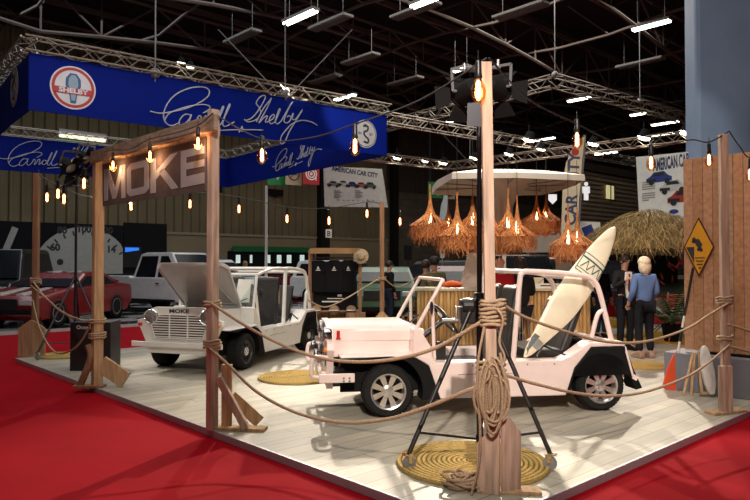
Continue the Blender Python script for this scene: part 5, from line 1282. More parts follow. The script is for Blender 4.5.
    for bx, bz in ((f, .42), (-f, .5)): MB().box((bx, 0, bz), (.12, Wd*.92, .13)).build('bumper', GREYM if kind == 'pickup' else BLACKM, t, bevel=.03)
    if stripes:
        mb = MB()
        for s in (-.16, .16):
            mb.bar((f-1.5, s*Wd, low[-6][1]+.045 if kind == 'x' else (1.12 if kind != 'sport' else .93)), (f-.35, s*Wd, (1.08 if kind != 'sport' else .80)), .20, .05)
            mb.bar((cab[2][0], s*Wd, H+.005), (cab[-2][0], s*Wd, H-.01), .20, .03)
        mb.build('stripe', stripes, t)
    if kind == 'pickup':
        MB().box((-f+.95, 0, 1.20), (1.6, Wd*.86, .03)).build('bed_cover', BLACKM, t)
        for s in (1, -1): MB().box((0, s*Wd*.5, .42), (2.0, .12, .07)).build('side_step', BLACKM, t)
        MB().box((.25, Wd/2+.02, .95), (.16, .03, .04)).box((.25, -Wd/2-.02, .95), (.16, .03, .04)).build('door_handle', CHROME, t)
    return t
def yawdir(a, b): v = W(a, b); return math.atan2(v.y, v.x)
WHC = mat('car_white', (.72, .73, .74), .25, coat=.5); BKC = mat('car_black', (.012, .012, .014), .2, coat=.6); RDC = mat('car_red', (.22, .008, .01), .25, coat=.6)
BLC = mat('car_blue', (.02, .05, .16), .25, coat=.5); GRC = mat('car_grey', (.20, .21, .22), .3, .5, coat=.3); PUR = mat('car_maroon', (.13, .012, .02), .25, coat=.6); GNC = mat('car_green', (.06, .14, .08), .3, coat=.3)
STB = mat('blue_stripe_paint', (.02, .03, .20), .3)
# neighbour stand with black and white tiles
CHK = bpy.data.materials.new('black_white_tiles'); CHK.use_nodes = True; nt = CHK.node_tree
cb = nt.nodes.new('ShaderNodeTexChecker'); cb.inputs['Scale'].default_value = 1.0; cb.inputs['Color1'].default_value = (.50, .50, .50, 1); cb.inputs['Color2'].default_value = (.02, .02, .022, 1)
tc = nt.nodes.new('ShaderNodeTexCoord'); nt.links.new(tc.outputs['Object'], cb.inputs['Vector']); nt.links.new(cb.outputs[0], nt.nodes['Principled BSDF'].inputs['Base Color']); nt.nodes['Principled BSDF'].inputs['Roughness'].default_value = .12
g1_ = G(60, 329, 0); y0_ = g1_.y
o = MB().box((g1_.x-2, y0_+6, -.02), (26, 12, .06)).build('tiled_platform', CHK); o['kind'] = 'structure'; 
o = MB().box((g1_.x-2, y0_-.02, -.03), (26, .04, .09)).build('trim_4', mat('white_edge', (.5, .5, .5), .5)); o['kind'] = 'structure'
tr = Dz(176, 21.9, .0)
bgcar('pickup_truck', 'white pickup truck standing behind the gateway', Vector((tr.x, tr.y, .01)), yawdir(.85, -.5), 5.7, 1.95, 1.93, WHC, 'pickup', .40)
p = Dz(58, 18.3, .01); bgcar('sports_car', 'red sports car with pale bonnet stripes behind the far left post', p, yawdir(-.15, -1), 4.6, 1.9, 1.35, RDC, 'sport', .34, stripes=WHC)
p = Dz(3, 21.5, .01); bgcar('pickup_truck', 'black high-riding pickup at the left picture edge', p, yawdir(.2, -1), 5.2, 2.0, 2.05, BKC, 'suv', .42)
p = Dz(215, 28.5, .01); bgcar('sports_car', 'white car with dark blue roof stripes behind the raised bonnet', p, yawdir(.9, -.4), 4.7, 1.9, 1.75, WHC, 'suv', .36, stripes=STB)
p = Dz(285, 31, FZ); bgcar('parked_car', 'dark red car seen through the open white buggy', p, yawdir(.8, -.5), 4.6, 1.85, 1.5, PUR, 'suv', .34)
p = Dz(350, 27.5, FZ); bgcar('parked_car', 'white car behind the clothes stall and the post', p, yawdir(.9, -.3), 4.6, 1.9, 1.78, WHC, 'suv', .36)
p = Dz(385, 20, FZ); bgcar('parked_car', 'dark green car right of the post behind the pink buggy', p, yawdir(-.05, -1), 4.5, 1.9, 1.55, GNC, 'suv', .36)
p = Dz(432, 24.5, FZ); bgcar('parked_car', 'pale blue-grey car behind the two seated men', p, yawdir(-.9, -.4), 4.5, 1.9, 1.75, GRC, 'suv', .36)
p = Dz(458, 17.6, FZ); bgcar('sports_car', 'maroon sports car behind the left end of the bar', p, yawdir(-.1, -1), 4.2, 1.85, 1.6, PUR, 'suv', .36)
p = Dz(520, 19.5, FZ); bgcar('pickup_truck', 'black pickup with bright grille behind the bar', p, yawdir(-.1, -1), 5.2, 2.0, 1.9, BKC, 'pickup', .42)
p = Dz(592, 20, FZ); bgcar('parked_car', 'black car behind the surfboard', p, yawdir(-.05, -1), 4.8, 1.95, 1.75, BKC, 'suv', .38)
p = Dz(556, 26, FZ); bgcar('parked_car', 'white car far behind the bar counter', p, yawdir(-.9, -.4), 4.6, 1.9, 1.9, WHC, 'suv', .38)
# gauge backdrop
gw = Dz(-60, 26.5, 0); fg = plane2(gw, AU)
GWM = mat('dark_backdrop', (.010, .010, .012), .8); DIALM = mat('dial_grey', (.36, .36, .34), .7)
z0 = fg(0, 285)[1]; z1 = fg(60, 223)[1]; x1 = fg(123, 250)[0]
t = thing('gauge_backdrop', 'dark backdrop wall printed with a giant pale speedometer dial', 'backdrop', face(gw, AU))
MB().box((x1/2, (z1)/2, -.06), (x1, z1, .1)).build('panel', GWM, t)
def dial(cx, cy, R1, a0, a1, m, nm):
    poly = [(cx+R1*math.cos(math.radians(a0+(a1-a0)*i/30)), cy+R1*math.sin(math.radians(a0+(a1-a0)*i/30))) for i in range(31)]; poly = [(min(max(x, 0), x1), min(max(y, 0.1), z1)) for x, y in poly]
    MB().prism(poly, .01).build(nm, m, t)
c_ = fg(84, 276); c_ = (c_[0], c_[1]+.4); r_ = abs(fg(31, 250)[0]-c_[0])
dial(c_[0], c_[1]-.4, r_, -30, 210, DIALM, 'dial_face')
c_ = c_
mb = MB(); 
for s in ('60', 55, 247), ('80', 62, 230), ('100', 84, 229), ('120', 106, 230), ('14', 111, 249), ('4', 45, 262):
    q = fg(s[1], s[2]); mb.mesh(text_mesh(s[0], .42 if s[0] != '4' else .2, .02), T(q[0], q[1]-.15, .014) @ R('Z', 0))
q = fg(60, 262); mb.prism(circ(.14, 14, *q), .01, T(0, 0, .01))
for a in range(20, 170, 12):
    ca, sa = math.cos(math.radians(a)), math.sin(math.radians(a)); 
    A = (c_[0]+ca*r_*.93, c_[1]-.4+sa*r_*.93); B = (c_[0]+ca*r_*.84, c_[1]-.4+sa*r_*.84)
    if A[1] < z1-.1 and A[0] < x1: mb.bar((A[0], A[1], .015), (B[0], B[1], .015), .07, .01)
mb.build('dial_marks', PRK, t)
mb = MB(); a = fg(10, 232); b = fg(2, 252); mb.bar((a[0]+.2, a[1]+.2, .01), (b[0], b[1]-.3, .01), .26, .01); mb.build('pale_band', DIALM, t)
gw2 = Dz(124, 26.0, 0); fg2 = plane2(gw2, AU); z1 = fg2(140, 223)[1]; x1b = fg2(167, 240)[0]
t = thing('dark_booth_wall', 'plain black booth wall right of the speedometer backdrop', 'backdrop', face(gw2, AU)); MB().box((x1b/2, z1/2, -.06), (x1b, z1, .1)).build('panel', GWM, t)
a = fg2(121, 252); b = fg2(141, 246.5)
t = thing('blue_screen', 'glowing blue video screen above the white pickup', 'screen', face(gw2+AZ*0, AU)); MB().prism([(a[0]+.1, a[1]-.6), (b[0], a[1]-.6), (b[0], b[1]), (a[0]+.1, b[1])], .03).build('bezel', BLACK, t)
MB().prism([(a[0]+.15, a[1]), (b[0]-.1, b[1]-.15), (b[0]-.1, b[1]-.05), (a[0]+.15, b[1]-.05)], .01, T(0, 0, .03)).build('picture', mat('screen_blue', (.02, .2, .9), .5, emit=.8, ecol=(.03, .2, 1)), t)
# ================================================================ CLOTHES STALL
rb0 = G(338, 334.5); rM = T(*rb0) @ Matrix.Rotation(yaw0+.02, 4, 'Z'); s_ = (rb0-EYEP).dot(FW)/FPX
st = thing('clothes_stall', 'timber clothes stall frame with a plank roof behind the pink buggy', 'clothes rail', rM)
for x in (-28*s_, 22*s_): 
    for y in (0, .5): MB().box((x, y, .95), (.07, .07, 1.9)).build('post', WOODD, st)
MB().box((-3*s_, .25, 1.90), (50*s_, .7, .07)).box((-3*s_, -.10, 1.86), (50*s_, .02, .10)).build('roof', mat('stall_roof', (.40, .24, .12), .7), st)
MB().box((-3*s_, .2, .52), (50*s_, .45, .04)).box((-3*s_, .45, .25), (50*s_, .03, .5)).build('shelf', WOODD, st)
MB().box((18*s_, -.2, .27), (.42, .3, .46)).build('crate', WOODD, st)
MB().tube([(-28*s_, .2, 1.72), (22*s_, .2, 1.72)], .015, 6).build('rail', GREYM, st)
TEE = mat('black_cotton', (.012, .012, .013), .9)
def tshirt(x, y, print_=True):
    t = thing('black_tshirt', 'x', 't-shirt', rM @ T(x, y, 1.66))
    MB().side([(-.09, 0), (.09, 0), (.20, -.04), (.30, -.26), (.23, -.31), (.19, -.22), (.20, -.72), (-.20, -.72), (-.19, -.22), (-.23, -.31), (-.30, -.26), (-.20, -.04)], -.03, .03).build('fabric', TEE, t, bevel=.015)
    MB().box((0, -.034, -.22), (.10, .004, .02)).side([(-.03, -.19), (0, -.13), (.03, -.19)], -.036, -.032).build('print', PAPER, t)
    MB().tube([(-.10, 0, .0), (0, 0, .05), (.10, 0, 0)], .006, 5).tube([(0, 0, .05), (0, 0, .08)], .004, 5).build('hanger', CHROME, t); return t
T0 = tshirt(-20*s_, .05); g = 'black t-shirts hanging in the clothes stall'
LBT = 'black t-shirt hanging at the left of the clothes stall', 'black t-shirt hanging in the middle of the clothes stall', 'black t-shirt hanging at the right of the clothes stall'
T0['label'] = LBT[0]; T0['group'] = g
dup(T0, rM @ T(-4*s_, .02, 1.66), LBT[1], g); dup(T0, rM @ T(10*s_, .05, 1.66), LBT[2], g)
t = thing('hanging_cloth', 'large black cloth with small white lettering hanging low in the clothes stall', 'cloth', rM @ T(-3*s_, .12, .62)); MB().box((0, 0, .22), (44*s_, .03, .62)).build('fabric', TEE, t); MB().box((0, -.02, .18), (.36, .006, .02)).box((-.08, -.02, .11), (.44, .006, .03)).box((.1, -.02, .25), (.1, .006, .05)).build('print', PAPER, t)
CAPM = mat('tan_cap', (.34, .22, .13), .8)
def cap(x, l):
    t = thing('folded_cap', l, 'cap', rM @ T(x, .05, .54), 'tan caps on the stall shelf'); MB().ball((0, 0, 0), .12, sc=(1, 1, .95)).build('crown', CAPM, t, smooth=60); MB().side([(-.11, 0), (.11, 0), (.11, .015), (-.11, .015)], -.20, -.08).build('peak', PAPER, t, bevel=.005)
cap(-22*s_, 'tan cap at the left of the stall shelf'); cap(-4*s_, 'tan cap in the middle of the stall shelf'); cap(13*s_, 'tan cap at the right of the stall shelf')
t = thing('straw_hat', 'pale straw hat hanging on the right corner of the clothes stall', 'hat', rM @ T(23*s_, -.12, 1.75)); MB().lathe([(.17, 0), (.09, .02), (.08, .10), (0, .12)], 18, R('X', 80)).build('brim_and_crown', mat('pale_straw', (.45, .36, .24), .9, noise=40, var=.3), t, smooth=50)
def shoe(P, yaw, m, label, parent=None):
    mb = MB().side([(-.13, 0), (.14, 0), (.15, .03), (.10, .06), (.02, .085), (-.04, .12), (-.12, .12), (-.14, .04)], -.045, .045); return mb
t = thing('shoe_pair', 'pair of dark shoes with white soles on the red floor by the clothes stall', 'shoes', rM @ T(13*s_, -.55, .0))
for k, x in enumerate((-.10, .08)):
    q = MB().side([(-.13, .02), (.14, .02), (.15, .04), (.10, .07), (.02, .09), (-.04, .12), (-.12, .12), (-.14, .04)], -.045, .045, T(x*1.5, x, 0)).build('shoe', BLACKM, t, bevel=.01); MB().side([(-.14, 0), (.15, 0), (.15, .025), (-.14, .025)], -.048, .048, T(x*1.5, x, 0)).build('sole', PAPER, q)
# a wooden crate table in the mid distance, folding chairs
CHW = mat('chair_wood', (.36, .17, .08), .6)
def folding_chair(P, yaw, label, s=1.):
    t = thing('folding_chair', label, 'chair', T(*P) @ Matrix.Rotation(yaw, 4, 'Z') @ Matrix.Diagonal((s, s, s, 1)), 'wooden folding chairs')
    for x in (-.21, .21):
        MB().bar((x, -.20, 0), (x, .22, .88), .035, .025).build('leg', CHW, t); MB().bar((x*.9, .22, 0), (x*.9, -.22, .46), .035, .025).build('leg', CHW, t)
    mb = MB()
    for k in range(6): mb.box((0, -.20+k*.075, .455), (.42, .055, .018))
    mb.build('seat', CHW, t); mb = MB()
    for z in (.62, .72, .82): mb.box((0, .10+(z-.45)*.30, z), (.42, .018, .06))
    mb.build('backrest', CHW, t); return t
folding_chair(G(662, 334), yaw0+.9, 'wooden folding chair right of the woman in blue')
folding_chair(G(676, 330), yaw0-.6, 'wooden folding chair beside the potted palm')
folding_chair(G(430, 337), yaw0+2.3, 'wooden folding chair left of the bar, in front', .9); folding_chair(G(413, 334), yaw0-2.2, 'wooden folding chair left of the bar, behind', .9)
ct = thing('round_table', 'low wooden bistro table by the potted palm', 'table', T(*G(672, 342)) @ Matrix.Diagonal((.8, .8, .8, 1))); MB().lathe([(0, .64), (.32, .64), (.32, .67), (0, .67)], 24).build('top', CHW, ct); MB().tube([(.2, 0, 0), (-.15, 0, .64)], .018, 6).build('leg', CHW, ct); MB().tube([(-.2, 0, 0), (.15, 0, .64)], .018, 6).build('leg', CHW, ct)
t = thing('cushion', 'white cushion leaning on the folding chair behind the woman', 'cushion', T(*(G(662, 334)+AZ*.60+FW*.05)) @ vdir); MB().ball((0, 0, 0), .22, sc=(1, .35, 1)).build('cover', mat('cream_fabric', (.55, .45, .36), .9), t, smooth=60)
t = thing('red_sofa', 'red upholstered seat with yellow base behind the surfboard', 'seat', T(*G(622, 336)) @ vdir); MB().box((0, .2, .62), (.55, .14, .55)).build('backrest', mat('red_fabric', (.55, .02, .03), .8), t, bevel=.04); MB().box((0, 0, .30), (.55, .5, .22)).build('base', mat('yellow_fabric', (.6, .38, .06), .8), t, bevel=.03)
# sand-coloured rug under the seating
p = G(668, 338); tag(MB().box((p.x, p.y, .006), (2.2, 2.2, .012)).build('yellow_rug', mat('yellow_rug', (.50, .30, .05), .95, noise=30, var=.2)), 'ochre yellow rug under the folding chairs', 'rug')
# potted palm
pt = thing('potted_palm', 'dark green potted palm behind the standing couple', 'plant', T(*Dz(672, 13.6, 0)))
MB().lathe([(0, 0), (.16, 0), (.22, .36), (.20, .36), (.18, .33), (0, .33)], 18).build('pot', BLACKM, pt, smooth=40)
LEAF = [mat('palm_leaf', (.03, .09, .025), .5), mat('palm_leaf_light', (.10, .17, .05), .5)]
rnd = random.Random(4)
for k in range(22):
    mb = MB(); a = rnd.uniform(0, 2*PI); l = rnd.uniform(.7, 1.15); el = rnd.uniform(.5, 1.35); z0 = .35
    P = []
    for i in range(10):
        s = i/9; r_ = l*s*math.cos(el)+.25*s*s; z = z0+l*1.25*s*math.sin(el)-.55*s*s*l*(1.3-el/2); P.append(Vector((r_*math.cos(a), r_*math.sin(a), z)))
    mb.tube(P, .009, 4)
    for i in range(2, 10):
        for sd in (1, -1):
            for h_ in (0, .5):
                b = P[i-1].lerp(P[i], h_); q = Vector((-math.sin(a), math.cos(a), 0))*sd; tip = b+q*.24*(1-.4*i/10)+(P[i]-P[i-1]).normalized()*.12-AZ*.06
                w_ = (P[i]-P[i-1]).normalized()*.016; mb.add([b+w_, b-w_, tip], [(0, 1, 2)])
    mb.build('frond', LEAF[1 if k % 4 == 0 else 0], pt)
for k in range(7): 
    mb = MB(); a = rnd.uniform(0, 6.28); b = Vector((.2*math.cos(a), .2*math.sin(a), rnd.uniform(1.1, 1.6))); mb.tube([b, b+Vector((rnd.uniform(-.2, .2), rnd.uniform(-.2, .2), .12))], .02, 5)
    mb.build('red_flower', mat('red_flower', (.5, .03, .03), .6), pt)
# ================================================================ PEOPLE
TROU = mat('dark_trousers', (.012, .013, .018), .8); SUIT = mat('charcoal_suit', (.018, .018, .022), .75); SHB = mat('blue_jumper', (.10, .17, .36), .85); WHS = mat('white_shirt', (.7, .68, .66), .7)
EYEW = mat('eye_white', (.7, .68, .64), .3); LIP = mat('lip', (.35, .12, .09), .5)
def person(name, label, P, yaw, s, J, hair, top, legs, hairlen=0, tie=False, shoes=BLACKM, seated=False, glasses=False):
    t = thing(name, label, 'person', T(*P) @ Matrix.Rotation(yaw, 4, 'Z') @ Matrix.Diagonal((s, s, s, 1)))
    base = dict(pel=(0, 0, .94), sp=(0, .01, 1.10), ch=(0, 0, 1.28), nk=(0, -.01, 1.46), hb=(0, .01, 1.54), hm=(0, .025, 1.63), ht=(0, .015, 1.70),
                sl=(-.17, 0, 1.40), el=(-.23, -.02, 1.13), wl=(-.25, .06, .88), hl=(-.25, .08, .81), sr=(.17, 0, 1.40), er=(.23, -.02, 1.13), wr=(.25, .06, .88), hr=(.25, .08, .81),
                hpl=(-.09, 0, .90), kl=(-.10, .03, .50), al=(-.10, -.01, .09), tl=(-.115, .14, .035), hpr=(.09, 0, .90), kr=(.10, .03, .50), ar=(.10, -.01, .09), tr=(.115, .14, .035))
    base.update(J); n = list(base); ix = {k: i for i, k in enumerate(n)}
    rad = dict(pel=(.125, .10), sp=(.12, .09), ch=(.135, .095), nk=.055, hb=.06, hm=(.074, .092), ht=.062, sl=.062, sr=.062, el=.043, er=.043, wl=.028, wr=.028, hl=.034, hr=.034, hpl=.088, hpr=.088, kl=.058, kr=.058, al=.040, ar=.040, tl=.035, tr=.035)
    E = [('pel', 'sp'), ('sp', 'ch'), ('ch', 'nk'), ('nk', 'hb'), ('hb', 'hm'), ('hm', 'ht'), ('ch', 'sl'), ('sl', 'el'), ('el', 'wl'), ('wl', 'hl'), ('ch', 'sr'), ('sr', 'er'), ('er', 'wr'), ('wr', 'hr'), ('pel', 'hpl'), ('hpl', 'kl'), ('kl', 'al'), ('al', 'tl'), ('pel', 'hpr'), ('hpr', 'kr'), ('kr', 'ar'), ('ar', 'tr')]
    me = skinned([base[k] for k in n], [(ix[a], ix[b]) for a, b in E], [rad[k] for k in n], 2, ix['pel'])
    mb = MB().mesh(me); hm = Vector(base['hm'])
    # face
    mb.add([hm+Vector(v) for v in ((-.014, .085, -.02), (.014, .085, -.02), (0, .118, -.028), (0, .085, .03))], [(0, 1, 2), (1, 3, 2), (3, 0, 2)])
    for sx in (-1, 1):
        mb.ball(hm+Vector((sx*.030, .082, .012)), .012, n=8, mi=1); mb.ball(hm+Vector((sx*.030, .092, .012)), .006, n=6, mi=2)
        mb.ball(hm+Vector((sx*.078, .0, .0)), .026, n=8, sc=(.4, .8, 1.2))
    mb.box(hm+Vector((0, .086, -.052)), (.042, .012, .010), mi=3)
    # fingers
    for h_, w_, sg in (('hl', 'wl', -1), ('hr', 'wr', 1)):
        a = Vector(base[h_]); d = (a-Vector(base[w_])).normalized(); side = d.cross(AZ) if abs(d.z) < .9 else Vector((0, 1, 0)); side.normalize()
        if abs(d.z) > .9: side = Vector((0, 1, 0))
        for f in range(4):
            b = a+side*(f-1.5)*.018+d*.015; l = (.065, .075, .07, .055)[f]; c = d.cross(side)*.015
            mb.tube([b, b+d*l*.5, b+d*l*.9+c], .0085, 6, r2=.006)
        mb.tube([a-d*.01-side*.03, a+d*.02-side*.045, a+d*.05-side*.04], .010, 6, r2=.007)
    mb.build('body', [SKIN, EYEW, BLACKM, LIP], t, smooth=60)
    # upper garment
    tk = ['pel', 'sp', 'ch', 'sl', 'el', 'wl2', 'sr', 'er', 'wr2', 'nk2']; b2 = dict(base)
    b2['wl2'] = Vector(base['el']).lerp(Vector(base['wl']), .93); b2['wr2'] = Vector(base['er']).lerp(Vector(base['wr']), .93); b2['nk2'] = Vector(base['ch']).lerp(Vector(base['nk']), .80)
    b2['pel'] = Vector(base['pel'])-Vector((0, 0, .04 if not seated else 0))
    rt = dict(pel=(.155, .122), sp=(.142, .108), ch=(.158, .115), sl=.080, sr=.080, el=.057, er=.057, wl2=.042, wr2=.042, nk2=.072)
    ET = [('pel', 'sp'), ('sp', 'ch'), ('ch', 'nk2'), ('ch', 'sl'), ('sl', 'el'), ('el', 'wl2'), ('ch', 'sr'), ('sr', 'er'), ('er', 'wr2')]
    me = skinned([b2[k] for k in tk], [(tk.index(a), tk.index(b)) for a, b in ET], [rt[k] for k in tk], 2, 0)
    up = MB().mesh(me).build('jacket' if tie else 'top', top, t, smooth=60)
    lk = ['pel', 'hpl', 'kl', 'al2', 'hpr', 'kr', 'ar2']; b2['al2'] = Vector(base['kl']).lerp(Vector(base['al']), .96); b2['ar2'] = Vector(base['kr']).lerp(Vector(base['ar']), .96)
    rl = dict(pel=(.142, .115), hpl=.106, kl=.074, al2=.062, hpr=.106, kr=.074, ar2=.062)
    me = skinned([b2[k] for k in lk], [(lk.index(a), lk.index(b)) for a, b in (('pel', 'hpl'), ('hpl', 'kl'), ('kl', 'al2'), ('pel', 'hpr'), ('hpr', 'kr'), ('kr', 'ar2'))], [rl[k] for k in lk], 2, 0)
    MB().mesh(me).build('trousers', legs, t, smooth=60)
    for a_, t_ in (('al', 'tl'), ('ar', 'tr')):
        a = Vector(base[a_]); b = Vector(base[t_]); d = b-a; d.z = 0; d.normalize(); m = Matrix((d, AZ.cross(d), AZ)).transposed().to_4x4(); m.translation = Vector((a.x, a.y, min(a.z, b.z)-.035))
        MB().side([(-.075, 0), (.20, 0), (.205, .035), (.12, .075), (.03, .11), (-.06, .11), (-.08, .05)], -.046, .046, m).build('shoe', shoes, t, bevel=.018, bseg=3)
    # hair
    if hair is not None:
        mb = MB(); mb.ball(hm+Vector((0, -.022, .036)), .104 if not hairlen else .112, n=18, sc=(.94, 1.04, .93))
        if hairlen: mb.ball(hm+Vector((0, -.045, -.045)), .108, n=16, sc=(1.05, .80, 1.4))
        mb.build('hair', hair, t, smooth=60)
    if tie:
        ch = Vector(base['ch'])
        MB().side([(-.065, .16), (.065, .16), (.075, .02), (.045, -.32), (-.045, -.32), (-.075, .02)], .10, .142, T(*ch)).build('shirt_front', WHS, t, bevel=.01)
        MB().side([(-.018, .12), (.018, .12), (.012, .09), (.028, -.18), (0, -.23), (-.028, -.18), (-.012, .09)], .143, .152, T(*ch)).build('tie', mat('dark_red_tie', (.12, .02, .03), .6), t)
    if glasses:
        mb = MB()
        for sx in (-1, 1): mb.tube([hm+Vector((sx*.031+.022*math.cos(q*PI/5), .100, .010+.016*math.sin(q*PI/5))) for q in range(10)], .003, 5, closed=True); mb.tube([hm+Vector((sx*.052, .10, .012)), hm+Vector((sx*.078, .0, .012))], .003, 4)
        mb.build('glasses', BLACK, t)
    return t
GREYH = mat('grey_blonde_hair', (.62, .54, .42), .8, noise=40, var=.3); DKH = mat('dark_hair', (.015, .012, .010), .6, noise=40, var=.3); BRH = mat('brown_hair', (.05, .03, .02), .6, noise=40, var=.3)
wp_ = G(645, 358); mp_ = G(625, 350)
# yaw: person faces local +y.  Facing the viewer = -FW
def pyaw(a, b): v = W(a, b); return math.atan2(v.y, v.x)-PI/2
person('person', 'man in a dark suit and tie standing under the thatched parasol, hand at his chest', mp_, pyaw(.25, -1), 1.0,
       dict(wr=(.10, .22, 1.30), er=(.25, .05, 1.16), hr=(.06, .25, 1.34), wl=(-.22, .14, .93), hl=(-.20, .18, .88)), BRH, SUIT, TROU, tie=True, glasses=True)
person('person', 'woman with short grey-blonde hair, blue jumper and dark trousers, seen from behind', wp_, pyaw(-.15, 1), .97,
       dict(wl=(-.24, .10, .96), hl=(-.23, .13, .90), er=(.22, -.03, 1.13), wr=(.16, .16, 1.02), hr=(.12, .20, 1.02)), GREYH, SHB, TROU, hairlen=1, shoes=mat('tan_shoes', (.28, .18, .13), .6))
SEAT = dict(pel=(0, 0, .66), sp=(0, .02, .84), ch=(0, .03, 1.03), nk=(0, .03, 1.20), hb=(0, .05, 1.28), hm=(0, .065, 1.37), ht=(0, .055, 1.44), sl=(-.17, .03, 1.14), el=(-.22, .08, .90), wl=(-.16, .30, .92), hl=(-.14, .36, .94), sr=(.17, .03, 1.14), er=(.22, .08, .90), wr=(.16, .30, .92), hr=(.14, .36, .94),
            hpl=(-.09, .02, .63), kl=(-.11, .42, .62), al=(-.11, .36, .20), tl=(-.12, .50, .15), hpr=(.09, .02, .63), kr=(.11, .42, .62), ar=(.11, .36, .20), tr=(.12, .50, .15))
def stool(P, label, h=.60):
    t = thing('bar_stool', label, 'stool', T(*P), 'bar stools'); MB().lathe([(0, h-.05), (.17, h-.05), (.18, h-.02), (.16, h), (0, h)], 18).build('seat', BLACK, t, smooth=50)
    for k in range(4): a = PI/4+k*PI/2; MB().tube([(.11*math.cos(a), .11*math.sin(a), h-.04), (.20*math.cos(a), .20*math.sin(a), 0)], .014, 6).build('leg', GREYM, t)
RDS = mat('red_shirt', (.30, .015, .02), .8); OLV = mat('olive_jacket', (.20, .18, .09), .85); BKS = mat('black_top', (.015, .014, .016), .85)
def seated(px, d, zoff, a, b, label, hair, top, s=1.15, hl=0):
    P = Dz(px, d, 0); stool(P, 'bar stool of the '+' '.join(label.split()[:9]), .60*s); P = P+AZ*zoff; return person('person', label, P, pyaw(a, b), s, SEAT, hair, top, TROU, hairlen=hl, seated=True)
seated(501, 12.2, 0, -.2, 1, 'balding man in a red shirt seated at the bar beside the foreground post', None, RDS, 1.18)
seated(521, 12.35, 0, -.1, 1, 'dark-haired person in black seated at the bar between the roll bars', DKH, BKS, 1.14, 1)
seated(435, 14.8, 0, -.3, 1, 'person in an olive jacket sitting left of the bar', DKH, OLV, 1.17)
seated(425, 15.0, 0, .5, 1, 'person in a dark jacket sitting beside the olive jacket', BRH, BKS, 1.12)
person('person', 'person in dark clothes standing behind the post with the draped rope', G(389, 326, FZ), pyaw(1, .4), .98, {}, DKH, BKS, mat('dark_jeans', (.03, .04, .07), .8))
person('person', 'fair-haired person far behind the open white buggy', G(245, 298, FZ), pyaw(.2, -1), 1., {}, mat('fair_hair', (.4, .28, .15), .8), BKS, TROU, hairlen=1)
person('person', 'dark person far behind beside the gate post', G(229, 297, FZ), pyaw(.2, -1), .98, {}, BRH, BKS, TROU)
person('person', 'man in dark clothing standing behind the surfboard', G(601, 338), pyaw(.4, -1), .95, {}, DKH, BKS, mat('dark_jeans', (0, 0, 0)))
# ================================================================ LIGHT
def spot(pos, aim, power, size, col=(1, .93, .80), blend=.5, rad=.12):
    l = bpy.data.lights.new('lamp_or_fill_spot', 'SPOT'); l.energy = power; l.spot_size = math.radians(size); l.spot_blend = blend; l.color = col; l.shadow_soft_size = rad
    o = bpy.data.objects.new('lamp_or_fill_spot', l); C.objects.link(o); o.location = pos; o.rotation_euler = (aim-pos).to_track_quat('-Z', 'Y').to_euler()
def area(pos, aim, power, sx, sy, col=(1, .95, .86)):
    l = bpy.data.lights.new('hall_or_fill_light', 'AREA'); l.shape = 'RECTANGLE'; l.size = sx; l.size_y = sy; l.energy = power; l.color = col
    o = bpy.data.objects.new('hall_or_fill_light', l); C.objects.link(o); o.location = pos; o.rotation_euler = (aim-pos).to_track_quat('-Z', 'Y').to_euler()
def point(pos, power, col=(1, .55, .22), r=.03):
    l = bpy.data.lights.new('bulb_light', 'POINT'); l.energy = power; l.color = col; l.shadow_soft_size = r
    o = bpy.data.objects.new('bulb_light', l); C.objects.link(o); o.location = pos
pinkC = pinkM @ Vector((-1.1, 0, .6)); whiteC = whiteM @ Vector((-.6, 0, .6))
WARM = (1, .86, .68)
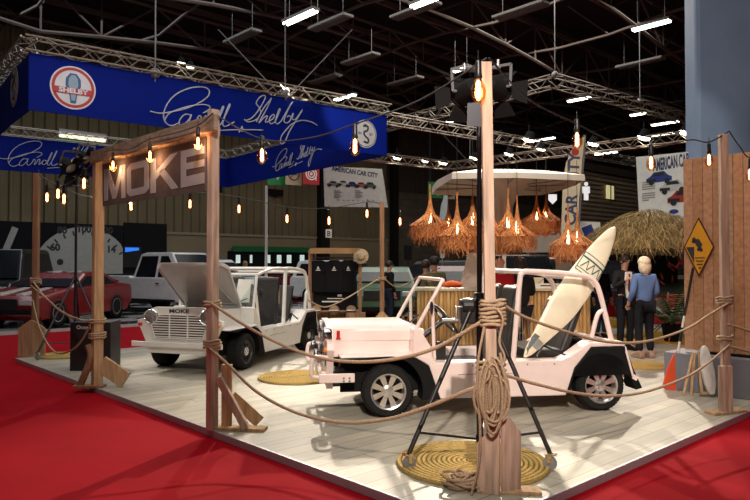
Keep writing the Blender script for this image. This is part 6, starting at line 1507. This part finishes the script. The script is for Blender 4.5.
# truss lamps over the platform (from behind and above), one stand lamp, unseen spots
spot(Dz(470, 18, 6.8), pinkC+RT*.2, 7200, 42, WARM)
spot(Dz(360, 15, 7.0), Dz(356, 24.5, 4.6), 900, 34)  # added spot that brightens the white car banner, no fitting of its own
spot(Dz(640, 12.5, 6.5), Dz(668, 18, 4), 260, 40)  # same kind of added spot for the large banner at right
spot(Dz(300, 19, 7.0), whiteC+RT*1.0-FW*.5, 4800, 44, WARM)
spot(Dz(640, 17, 6.8), Dz(640, 10, 0), 2600, 50, WARM)
spot(Dz(300, -2.0, 6.0), pinkC+RT*.1, 4000, 30, (1, .87, .74), .8)  # unseen fill added behind the camera for buggy side and foreground post
spot(Dz(700, -1.0, 5.0), P1+AZ*1.6, 260, 50, (1, .86, .78), .8)  # unseen spot added to light the front of the foreground post
spot(Dz(1050, 7.0, 5.0), Dz(790, 9, 2.0), 260, 70, (1, .12, .06), .8)
spot(Dz(120, -.5, 6.0), whiteC, 1500, 26, (1, .92, .82), .8)  # unseen spot from behind the camera, brightens the white buggy
spot(D(66, 160, ld-.3), whiteC, 700, 60, (1, .9, .8))
spot(Dz(700, 5.5, 6.0), Dz(735, 8, 1.2), 330, 60, (1, .84, .72))
spot(Dz(590, 6.5, 5.5), Dz(636, 11.5, 1.3), 750, 26, WARM, .8)  # fill spot added to lift the standing couple, no lamp built here
spot(Dz(540, 9, 5.8), Dz(520, 13, 1.8), 700, 80, WARM)
area(Vector((PX0+1, PY0+4, 12.5)), Vector((PX0+1, PY0+4, 0)), 1050, 14, 14)
area(Dz(100, 24, 12), Dz(100, 24, 0), 650, 12, 12, (.9, .95, 1))
area(Dz(480, 28, 12), Dz(480, 28, 0), 1500, 14, 10)
# area light added to brighten the blue banner
area(Dz(190, 10.5, 7.6), Dz(200, 17, 5), 150, 6, 1.0, (.95, .95, 1))
for i, (x, y) in enumerate(((113, 163), (150, 154), (198, 140))): point(Lp(P3+nv*.10, P2+nv*.10, x, y)-AZ*.06, 3.4, (1, .58, .28))
for (x, y, d, s, l) in lamps[::2]: point(D(x, y, d)-AZ*.52*s, 5.0)
point(Lp(P1, P1+RT, 477, 80)-FW*.06-AZ*.09, 2.5)
w = bpy.data.worlds.new('World'); bpy.context.scene.world = w; w.use_nodes = True
w.node_tree.nodes['Background'].inputs[0].default_value = (1, .82, .65, 1); w.node_tree.nodes['Background'].inputs[1].default_value = .035
# ================================================================ CAMERA
cd = bpy.data.cameras.new('camera'); cd.sensor_width = 36; cd.lens = FPX/750*36; cd.clip_end = 300
co = bpy.data.objects.new('camera', cd); C.objects.link(co); co.location = EYEP
M = Matrix((RT, _U, -_F)).transposed().to_4x4(); M.translation = EYEP; co.matrix_world = M
bpy.context.scene.camera = co
vs = bpy.context.scene.view_settings; vs.view_transform = 'Standard'; vs.look = 'None'; vs.exposure = 0; vs.gamma = 1; vs.use_curve_mapping = False
